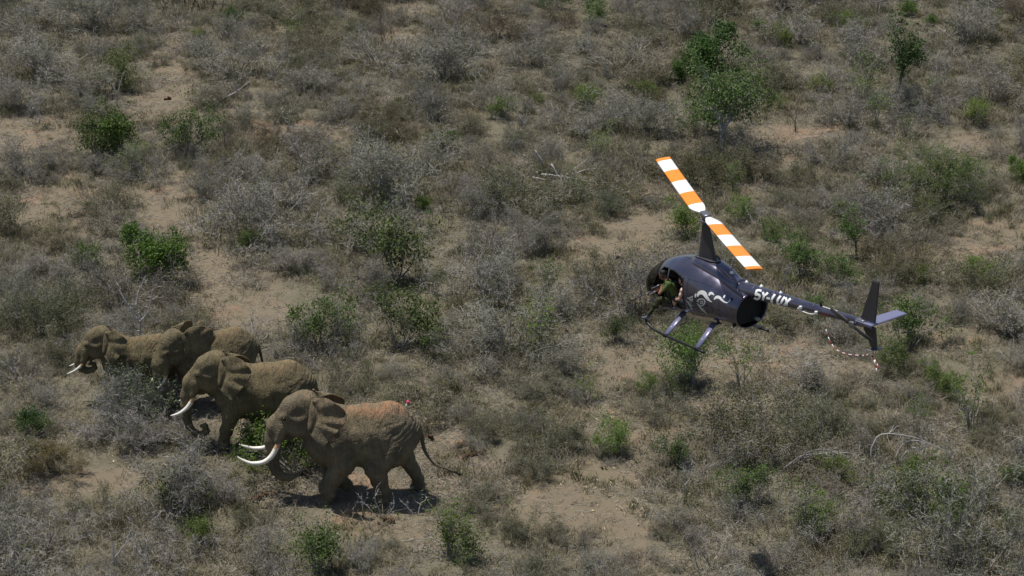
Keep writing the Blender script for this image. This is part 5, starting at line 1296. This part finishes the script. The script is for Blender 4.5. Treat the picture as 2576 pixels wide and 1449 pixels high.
def where(X, Y, n=0):
    ms = sorted(MARKS, key=lambda m: (m[0] - X) ** 2 + ((m[1] - Y) * 1.3) ** 2); m = ms[n]
    dx, dy = X - m[0], Y - m[1]; dist = math.hypot(dx, dy)
    if abs(dx) > abs(dy) * 1.6: w_ = 'right of' if dx > 0 else 'left of'
    elif abs(dy) > abs(dx) * 1.6: w_ = 'below' if dy > 0 else 'above'
    else: w_ = ('lower ' if dy > 0 else 'upper ') + ('right of' if dx > 0 else 'left of')
    art = 'the '
    return ('close ' if dist < 110 else 'far ' if dist > 330 else '') + w_ + ' ' + art + m[2]
def mklabel(size, tone, form, X, Y):
    for n1, n2 in ((0, None), (1, None), (0, 1), (0, 2), (1, 2), (0, 3), (2, 3)):
        s = f'{size} {tone} {form} {where(X, Y, n1)}' + (f', {where(X, Y, n2)}' if n2 is not None else '')
        if len(s.split()) <= 16 and s not in used_labels: used_labels.add(s); return s
    return f'{size} {tone} {form} {where(X, Y, 0)}'
r4 = random.Random(21); n4 = 0
while n4 < 34:
    X, Y = r4.uniform(20, 2560) if r4.random() < .4 else r4.uniform(1450, 2560), r4.uniform(40, 1420); g4 = ground(X, Y)
    if bare(g4.x, g4.y) > .4 or near_herd(X, Y, 60) or blocked(X, Y, 30) or (1620 < X < 2250 and 600 < Y < 900): continue
    kd, ix = r4.choice((('loose', 0), ('loose', 1), ('loose', 2), ('thin', 0), ('thin', 1))); wpx = r4.uniform(.7, 1.5) * ppm((g4.x, g4.y, 0)); br, cr = LEAFY[kd][ix]; wm, hm_ = CROWN[kd][ix]
    root = place('leafy_shrub', None, X, Y, wpx, wm, rng=r4); tag(root, mklabel('small', r4.choice(('light green', 'yellow green', 'olive green')), 'bush', X, Y), 'shrub', 'small green bushes in the scrub')
    b_ = link('branches', br, root); c_ = link('crown', cr, root); v4 = r4.uniform(.8, 1.35); c_.color = (v4, v4 * r4.uniform(.95, 1.1), v4 * .6, 1); n4 += 1
FORM = {'fluff': 'leafless shrub', 'mixed': 'twiggy shrub', 'sparse': 'bare stemmed shrub', 'bramble': 'tangled thorn bush', 'tuft': 'grass tuft'}
SHRUBS.sort(key=lambda s: -s[2])
for k, (X, Y, wpx, kd, hf, tint) in enumerate(SHRUBS[:296]):
    me = PROTO[kd][k % len(PROTO[kd])]
    o = place('dry_shrub' if kd != 'tuft' else 'grass_tuft', me, X, Y, wpx, KW[kd], hf, tint, rng=rnd)
    g = o.location; wm = wpx / ppm((g.x, g.y, 0)); size = 'very wide' if wm > 3.4 else 'wide' if wm > 2.6 else 'medium' if wm > 1.7 else 'small' if wm > 1.1 else 'tiny'
    br_ = sum(tint) / 3; tone = 'pale grey' if br_ > 1.03 else 'grey' if br_ > .9 else 'olive grey' if kd == 'mixed' else 'brownish'
    tag(o, mklabel(size, tone, FORM[kd], X, Y), 'shrub' if kd != 'tuft' else 'grass', 'dry shrubs of the thorn scrub' if kd != 'tuft' else 'grass tufts')
REST = SHRUBS[296:]
# ---------------------------------------------------------------- what nobody could count: grass, low scrub, litter
def scatter(name, pts, rot, scl, meshes, tints=None):
    """points as vertices; a geometry-node group sets one of the meshes on each"""
    col = bpy.data.collections.new(name + '_sources')
    for k, me in enumerate(meshes):
        o = bpy.data.objects.new(f'{name}_source_{k:02d}', me); col.objects.link(o)
        o.color = (*(tints[k] if tints else (1, 1, 1)), 1)
    me = bpy.data.meshes.new(name); me.vertices.add(len(pts)); me.vertices.foreach_set('co', np.asarray(pts, np.float32).ravel())
    a = me.attributes.new('rot', 'FLOAT_VECTOR', 'POINT'); a.data.foreach_set('vector', np.asarray(rot, np.float32).ravel())
    a = me.attributes.new('scl', 'FLOAT_VECTOR', 'POINT'); a.data.foreach_set('vector', np.asarray(scl, np.float32).ravel())
    o = link(name, me); ng = bpy.data.node_groups.new(name, 'GeometryNodeTree')
    ng.interface.new_socket('Geometry', in_out='INPUT', socket_type='NodeSocketGeometry'); ng.interface.new_socket('Geometry', in_out='OUTPUT', socket_type='NodeSocketGeometry')
    gi = ng.nodes.new('NodeGroupInput'); go = ng.nodes.new('NodeGroupOutput')
    ip = ng.nodes.new('GeometryNodeInstanceOnPoints'); ci = ng.nodes.new('GeometryNodeCollectionInfo')
    ci.inputs['Collection'].default_value = col; ci.inputs['Separate Children'].default_value = True; ci.inputs['Reset Children'].default_value = True
    r = ng.nodes.new('GeometryNodeInputNamedAttribute'); r.data_type = 'FLOAT_VECTOR'; r.inputs['Name'].default_value = 'rot'
    s = ng.nodes.new('GeometryNodeInputNamedAttribute'); s.data_type = 'FLOAT_VECTOR'; s.inputs['Name'].default_value = 'scl'
    ng.links.new(gi.outputs[0], ip.inputs['Points']); ng.links.new(ci.outputs[0], ip.inputs['Instance']); ip.inputs['Pick Instance'].default_value = True
    rv = ng.nodes.new('FunctionNodeRandomValue'); rv.data_type = 'INT'; rv.inputs['Min'].default_value if False else None
    rv.inputs[4].default_value = 0; rv.inputs[5].default_value = len(meshes) - 1
    ng.links.new(rv.outputs[2], ip.inputs['Instance Index'])
    ng.links.new(r.outputs[0], ip.inputs['Rotation']); ng.links.new(s.outputs[0], ip.inputs['Scale'])
    ng.links.new(ip.outputs[0], go.inputs[0])
    md = o.modifiers.new('scatter', 'NODES'); md.node_group = ng
    return o
rg_ = np.random.default_rng(99)
def ground_pts(n, x0=-34, x1=34, y0=50, y1=128, keep=None):
    P_ = np.stack([rg_.uniform(x0, x1, n), rg_.uniform(y0, y1, n), np.zeros(n)], -1)
    P_ = P_[(np.abs(P_[:, 0]) < P_[:, 1] * .27 + 5)]
    if keep: P_ = P_[[keep(p) for p in P_]]
    P_[:, 2] = [th(x, y) for x, y in P_[:, :2]]
    return P_
def patch_mesh(seed, n1, n2, h0, h1, w_, m0, m1, rad=.75):
    rng = np.random.default_rng(seed); pr = []
    for k in range(n1):
        a, r_ = rng.uniform(0, 6.28), rad * rng.uniform(0, 1) ** .6
        pr.append(blades(rng, n2, .16, h0, h1, w_, 0 if rng.random() < .7 else 1, .8, .6, (r_ * math.cos(a), r_ * math.sin(a))))
    return np_mesh('grass_patch', pr, [m0, m1])
def litter_mesh(seed, n=70, rad=.8):
    """fallen twigs lying on the soil"""
    rng = np.random.default_rng(seed); sg = Segs()
    for k in range(n):
        a, r_ = rng.uniform(0, 6.28), rad * rng.uniform(0, 1) ** .5; p = np.array([r_ * math.cos(a), r_ * math.sin(a), rng.uniform(.01, .05)])
        d = unit(np.array([rng.normal(), rng.normal(), rng.normal(0, .15)])); L = rng.uniform(.08, .3)
        q = p + d * L / 2; r2 = q + unit(d + rng.normal(0, .4, 3) * [1, 1, .2]) * L / 2
        sg.add(p, q, .008, .006, 0); sg.add(q, r2, .006, .003, 0)
    return np_mesh('twig_litter', sg.parts(rng, thick=1), [TWIG])
gm = [patch_mesh(700 + k, 14, 13, .04, .20, .013, STRAW, STRAW_O) for k in range(5)]
go_ = [patch_mesh(720 + k, 12, 16, .06, .34, .015, STRAW_O, STRAW) for k in range(4)]
nz = lambda p: fbm(np.array([[p[0] * .16, p[1] * .16, 0.]]), 2)[0]
def k_dry(p):
    b = bare(p[0], p[1]); return rg_.random() > b * .95 - .15
def k_olv(p):
    b = bare(p[0], p[1]); return rg_.random() > b * 1.2 + .10 - .5 * nz(p)
P1 = ground_pts(7000, keep=k_dry)
n = len(P1); s = rg_.uniform(.7, 1.5, n)
tag(scatter('dry_grass', P1, np.stack([0 * s, 0 * s, rg_.uniform(0, 6.28, n)], -1), np.stack([s, s, s * rg_.uniform(.5, 1.1, n)], -1), gm), 'short dry grass and stubble covering the sandy ground between the shrubs', 'grass', kind='stuff')
P2 = ground_pts(4000, keep=k_olv); n = len(P2); s = rg_.uniform(.6, 1.5, n)
tag(scatter('olive_grass', P2, np.stack([0 * s, 0 * s, rg_.uniform(0, 6.28, n)], -1), np.stack([s, s, s * rg_.uniform(.5, 1.2, n)], -1), go_), 'low olive green grass growing in patches under and around the shrubs', 'grass', kind='stuff')
P3 = ground_pts(4200); n = len(P3); s = rg_.uniform(.7, 1.5, n)
tag(scatter('twig_litter', P3, np.stack([0 * s, 0 * s, rg_.uniform(0, 6.28, n)], -1), np.stack([s, s, s], -1), [litter_mesh(740 + k) for k in range(4)]), 'grey twigs fallen on the bare earth all over the scrubland', 'twigs', kind='stuff')
# low seedlings and small thorn scrub too many to count, plus what lies past the frame
def k_sc(p):
    X, Y, _ = project(tuple(p)); return rg_.random() > bare(p[0], p[1]) * 1.5 and not near_herd(X, Y, 30)
P4 = ground_pts(900, keep=k_sc); n = len(P4); s = rg_.uniform(.22, .5, n)
tag(scatter('low_scrub', P4, np.stack([0 * s, 0 * s, rg_.uniform(0, 6.28, n)], -1), np.stack([s, s, s * rg_.uniform(.8, 1.3, n)], -1), PROTO['mixed'][:3] + PROTO['fluff'][:3] + PROTO['bramble'][:2],
        [(.8, .78, .7), (.9, .85, .8), (.85, .85, .8), (1, 1, 1), (1, 1, 1), (.95, .95, .95), (.9, .85, .8), (1, .95, .9)]), 'knee high grey scrub between the larger shrubs', 'scrub', kind='stuff')
# scrub outside the frame on every side
P5 = []
while len(P5) < 420:
    x, y = rg_.uniform(-60, 60), rg_.uniform(44, 165); X, Y, _ = project((x, y, 0))
    if (-60 < X < 2640 and 0 < Y < 1500): continue
    P5.append((x, y, th(x, y)))
for X, Y, wpx, kd, hf, tint in REST:
    g = gp(X, Y); P5.append((g.x, g.y, g.z))
n = len(P5); s = rg_.uniform(.8, 1.6, n); s[-max(1, len(REST)):] *= .62
tag(scatter('outlying_scrub', P5, np.stack([0 * s, 0 * s, rg_.uniform(0, 6.28, n)], -1), np.stack([s, s, s * rg_.uniform(.7, 1.1, n)], -1), PROTO['fluff'][:5] + PROTO['mixed'][:3]), 'grey thorn scrub going on beyond the herd on every side', 'scrub', kind='stuff')
# ---------------------------------------------------------------- dead wood, dung, succulents, fallen leaves
def deadwood(name, label, X, Y, paths, r0, mat, cat='branch', twigs=4, seed=0, group=None):
    """paths: world-metre polylines (x right, y away, z up) from the base point"""
    g = gp(X, Y); rng = np.random.default_rng(seed); root = empty(name, (g.x, g.y, g.z), label, cat, group); n_ = 0
    for k, p in enumerate(paths):
        q = catmull(np.array(p, float), 12) + np.cumsum(rng.normal(0, .012, (12, 3)), 0); rr = np.linspace(r0 * (1 if k == 0 else .65), r0 * .18, 12)
        link('limb', mesh_mixed('limb', [(*tube(q, rr, 6), 0)], [mat]), root)
        sg = Segs(); tips = []
        for j in range(twigs):
            i = rng.integers(3, 11); d = unit(rng.normal(size=3) + np.array([0, 0, .4]) + (q[i] - q[i - 1]) * 4)
            branch(sg, rng, q[i], d, rng.uniform(.25, .7) * max(.5, np.linalg.norm(q[-1] - q[0]) * .35), max(.008, rr[i] * .6), 0, [(3, .25, 3, .5, .8, 0, 0), (2, .3, 2, .5, .8, 0, 0), (2, .3, 0, 0, 0, 0, 0)], tips)
        if sg.a: tag(link('twigs', np_mesh('twigs', sg.parts(rng), [mat]), root), kind='stuff')
    return root
deadwood('fallen_branches', 'bleached fallen branches spread in the upper middle of the scrub', 1400, 470,
         [[(-.6, 0, .5), (.3, .1, .35), (1.6, .0, .15), (2.6, .1, .1)], [(-.2, .2, .9), (.1, 0, .4), (.9, -.3, .2), (1.8, -.7, .05)], [(-1.0, .3, .3), (0, 0, .25), (.6, .4, .6), (1.2, .8, .9)], [(.2, 0, .1), (1.0, .5, .5), (2.1, .9, .4)]], .055, BARK, seed=1, twigs=7)
deadwood('broken_stump', 'pale brown broken trunk standing at the left end of the bleached branches', 1372, 440, [[(0, 0, 0), (-.1, 0, .5), (-.35, 0, 1.0)]], .12, BARK, 'stump', 0, 2)
deadwood('fallen_branch', 'dark thin fallen branch on bare ground left of the rotor hub', 1605, 512, [[(0, 0, .1), (.6, .1, .22), (1.3, .0, .12), (1.9, -.1, .05)], [(.4, 0, .15), (.9, -.3, .12), (1.5, -.35, .03)], [(.1, 0, .1), (.4, .3, .25), (1.0, .6, .1)]], .045, DBARK, seed=3)
deadwood('brush_heap', 'heap of arching dead branches on the ground at lower right', 2050, 1175, [[(-1.0 + .12 * k, -.2 + .1 * k, .03), (-.4 + .1 * k, 0, .40 + .05 * (k % 3)), (.4 + .1 * k, .1 * (k % 4), .42), (1.1 + .05 * k, -.1 * (k % 3), .08)] for k in range(9)], .022, BARK, 'brush', 3, 4)
deadwood('arching_branches', 'grey bare branches arching over the ground right of the brush heap', 2215, 1170, [[(-.3, 0, 0), (-.25, .1, .6), (.1, .1, .95), (1.0, 0, .9), (1.5, 0, .7)], [(.4, 0, .1), (.7, .1, .6), (1.2, 0, .7), (2.1, -.1, .35)], [(.5, 0, .05), (1.0, .1, .5), (1.5, 0, .05)]], .035, BARK, seed=5, twigs=6)
deadwood('dead_tree', 'small dead tree with white forked trunk right behind the leading elephant', 352, 872, [[(0, 0, 0), (.02, 0, .9), (-.05, 0, 1.5)], [(.0, 0, .9), (-.4, 0, 1.5), (-.7, .1, 2.2)], [(0, 0, .8), (.4, 0, 1.3), (.55, 0, 2.0)], [(-.05, 0, 1.4), (.1, .1, 2.0), (.35, 0, 2.6)]], .05, BARK, 'tree', 7, 6)
deadwood('leaning_log', 'thin pale branch leaning in the upper left scrub', 550, 258, [[(0, 0, 0), (.7, .1, .35), (1.5, .1, 1.0)], [(.8, .1, .4), (.75, 0, .9)]], .05, BARK, seed=7)
for k, (X, Y, hh, lab) in enumerate([(295, 1440, 1.3, 'forked white stem at the bottom edge, left'), (365, 1440, 1.1, 'pale forked stem at the bottom, right of the white one'), (810, 1395, 1.3, 'slim upright white stem below the front elephant'), (100, 312, 1.4, 'pale leaning stem at the left edge of the sandy strip'),
                                     (295, 268, 1.5, 'bare v shaped stems on the left, above the sandy strip'), (725, 335, 1.0, 'small dead stem on sand in the upper left'), (570, 395, 1.6, 'dark dead stem right of the broad olive shrub'), (2000, 335, 1.0, 'small bare forked tree on bare ground at upper right'),
                                     (690, 215, 1.2, 'thin bare stem high in the left scrub'), (1320, 330, 1.0, 'twisted bare stem in the upper middle'), (975, 262, .7, 'short white broken branch in the upper middle'), (40, 960, .9, 'white broken branch beside the left edge'), (1720, 1250, 1.0, 'pale thorny stem at the lower right'),
                                     (1900, 590, 1.0, 'bare stem behind the lower rotor blade'), (430, 690, 1.3, 'bare stem right of the dense dark green shrub')]):
    a = 1 if k % 2 else -1
    deadwood('bare_stem', lab, X, Y, [[(0, 0, 0), (.04 * a, 0, hh * .4), (.10 * a, 0, hh)], [(.03 * a, 0, hh * .35), (-.22 * a, .05, hh * .7), (-.35 * a, .1, hh * 1.05)]], .032, DBARK if k in (6, 7) else BARK, 'stem', 4, 20 + k)
deadwood('dead_twigs', 'bleached dead twigs at the feet of the front elephant, in its shadow', 960, 1300, [[(0, 0, 0), (-.15, 0, .6), (-.05, 0, 1.1)], [(.1, 0, 0), (.35, 0, .35), (.3, 0, .8)], [(-.1, 0, 0), (-.5, 0, .45), (-.8, 0, .5)]], .022, BARK, 'twigs', 6, 50)
deadwood('dead_twigs', 'bleached dead twigs behind the rear feet of the front elephant', 1050, 1290, [[(0, 0, 0), (.15, 0, .4), (.4, 0, .6)], [(-.1, 0, 0), (-.35, 0, .3), (-.55, 0, .55)]], .02, BARK, 'twigs', 5, 51)
# dung
DUNG = principled('dried_dung', (.085, .052, .030), .95, spec=.1)[0]
def lump(seed, s=.13):
    v, f = rbox((0, 0, 0), (s * 2, s * 2, s * 1.5)); v = v * (1 + .25 * fbm(v * 9 + seed * 5.7, 2))[:, None]; return mesh_mixed('dung_ball', [(v, f, 0)], [DUNG])
LUMPS = [lump(k) for k in range(5)]
PILES = [(1185, 1140, 6, 'brown dung pile right of the front elephant tail'), (1155, 1118, 3, 'scattered dung just above the pile by the tail'), (1085, 1098, 1, 'single dung lump just behind the front elephant rump'), (970, 1312, 4, 'dung pile in front of the front elephant hind feet'),
         (640, 1262, 3, 'dung lumps on bare soil below the tusks'), (672, 1252, 3, 'larger dung lumps right of those below the tusks'), (1545, 655, 4, 'dung lumps on the bare ground left of the cabin'), (110, 372, 2, 'small dung lump on the left sandy strip'), (425, 253, 2, 'dark lump on the red path'),
         (1425, 835, 1, 'single dung lump left of the front skid'), (155, 300, 1, 'lone dark lump on sand at the left'), (1710, 663, 1, 'dark lump just above the cabin roof'), (2500, 1440, 2, 'dung at the bottom edge, lower right')]
r2 = random.Random(3)
for X, Y, n, lab in PILES:
    g = gp(X, Y); root = empty('dung_pile' if n > 1 else 'dung_lump', (g.x, g.y, g.z), lab, 'dung')
    for k in range(n):
        o = link('dung_ball', LUMPS[r2.randrange(5)], root); a = r2.uniform(0, 6.28); q = .11 * math.sqrt(k) * 1.3
        o.location = (q * math.cos(a), q * math.sin(a), .06); o.rotation_euler = (r2.uniform(0, 3), r2.uniform(0, 3), 0); s = r2.uniform(.45, .8); o.scale = (s, s, s * .8)
# spiky succulents
SUC = [(330, 1128, 30, .95), (300, 1130, 22, 1.6), (365, 1120, 26, .6), (440, 1288, 34, 1.2), (425, 1296, 24, .8), (405, 1278, 30, .7), (475, 1290, 22, .8), (620, 1290, 30, 1.0), (560, 1372, 34, .45), (540, 1352, 30, .35), (1455, 1195, 30, .35), (1520, 1178, 30, .4),
       (1275, 1258, 44, 1.2), (1290, 1275, 30, .9), (1540, 1210, 26, .4), (2115, 1415, 36, .4), (1170, 1300, 28, .9), (890, 1325, 40, .5), (910, 1340, 30, 1.2), (980, 1325, 34, .6), (1000, 1290, 22, .8), (1220, 1128, 30, .5), (1590, 1075, 24, .8), (1500, 1000, 34, 1.2), (1470, 965, 30, 1.0), (2180, 1290, 46, 1.1), (2200, 1275, 26, .8), (2060, 1110, 22, 1.5), (2160, 1162, 30, 2.2), (2425, 1075, 30, 1.8), (1255, 1110, 30, .4), (1330, 1165, 28, .4), (1605, 1160, 26, .5), (1815, 1090, 24, .8), (640, 883, 20, 2.2), (497, 768, 18, 2.0), (1620, 880, 22, 1.0)]
for k, (X, Y, wpx, br_) in enumerate(SUC):
    o = place('succulent', PROTO['ros'][k % 4], X, Y, wpx, KW['ros'], 1.0, (br_, br_, br_ * .85), rng=rnd)
    tag(o, mklabel('tiny' if wpx < 28 else 'small', 'pale' if br_ > 1.05 else 'dull' if br_ > .6 else 'dark', 'spiky succulent', X, Y), 'plant', 'spiky succulents on the ground')
# pale fallen leaves
FL = veg_mat('straw_coloured_leaf', (.55, .46, .26), (.68, .60, .38), .7, .15)
rng = np.random.default_rng(5); pr = []
for X, Y, n, sp in [(1500, 925, 26, 60), (1560, 1060, 30, 90), (1500, 1240, 40, 110), (1400, 1180, 24, 100), (2290, 672, 26, 25), (2385, 670, 30, 30), (1590, 1290, 26, 90), (1660, 1010, 18, 70), (480, 1300, 14, 60), (2100, 1160, 10, 60), (1900, 900, 12, 100), (2330, 1100, 10, 80), (900, 1330, 12, 80), (300, 1170, 10, 100)]:
    for k in range(n):
        g = gp(X + rng.normal(0, sp * .5), Y + rng.normal(0, sp * .22)); pr.append(np.array([g.x, g.y, g.z + .05]))
lv = leaves(rng, pr, .13, 1, .0, 0, .35)
tag(link('fallen_leaves', np_mesh('fallen_leaves', [lv], [FL])), 'straw coloured fallen leaves scattered over the bare patches', 'leaves', kind='stuff')
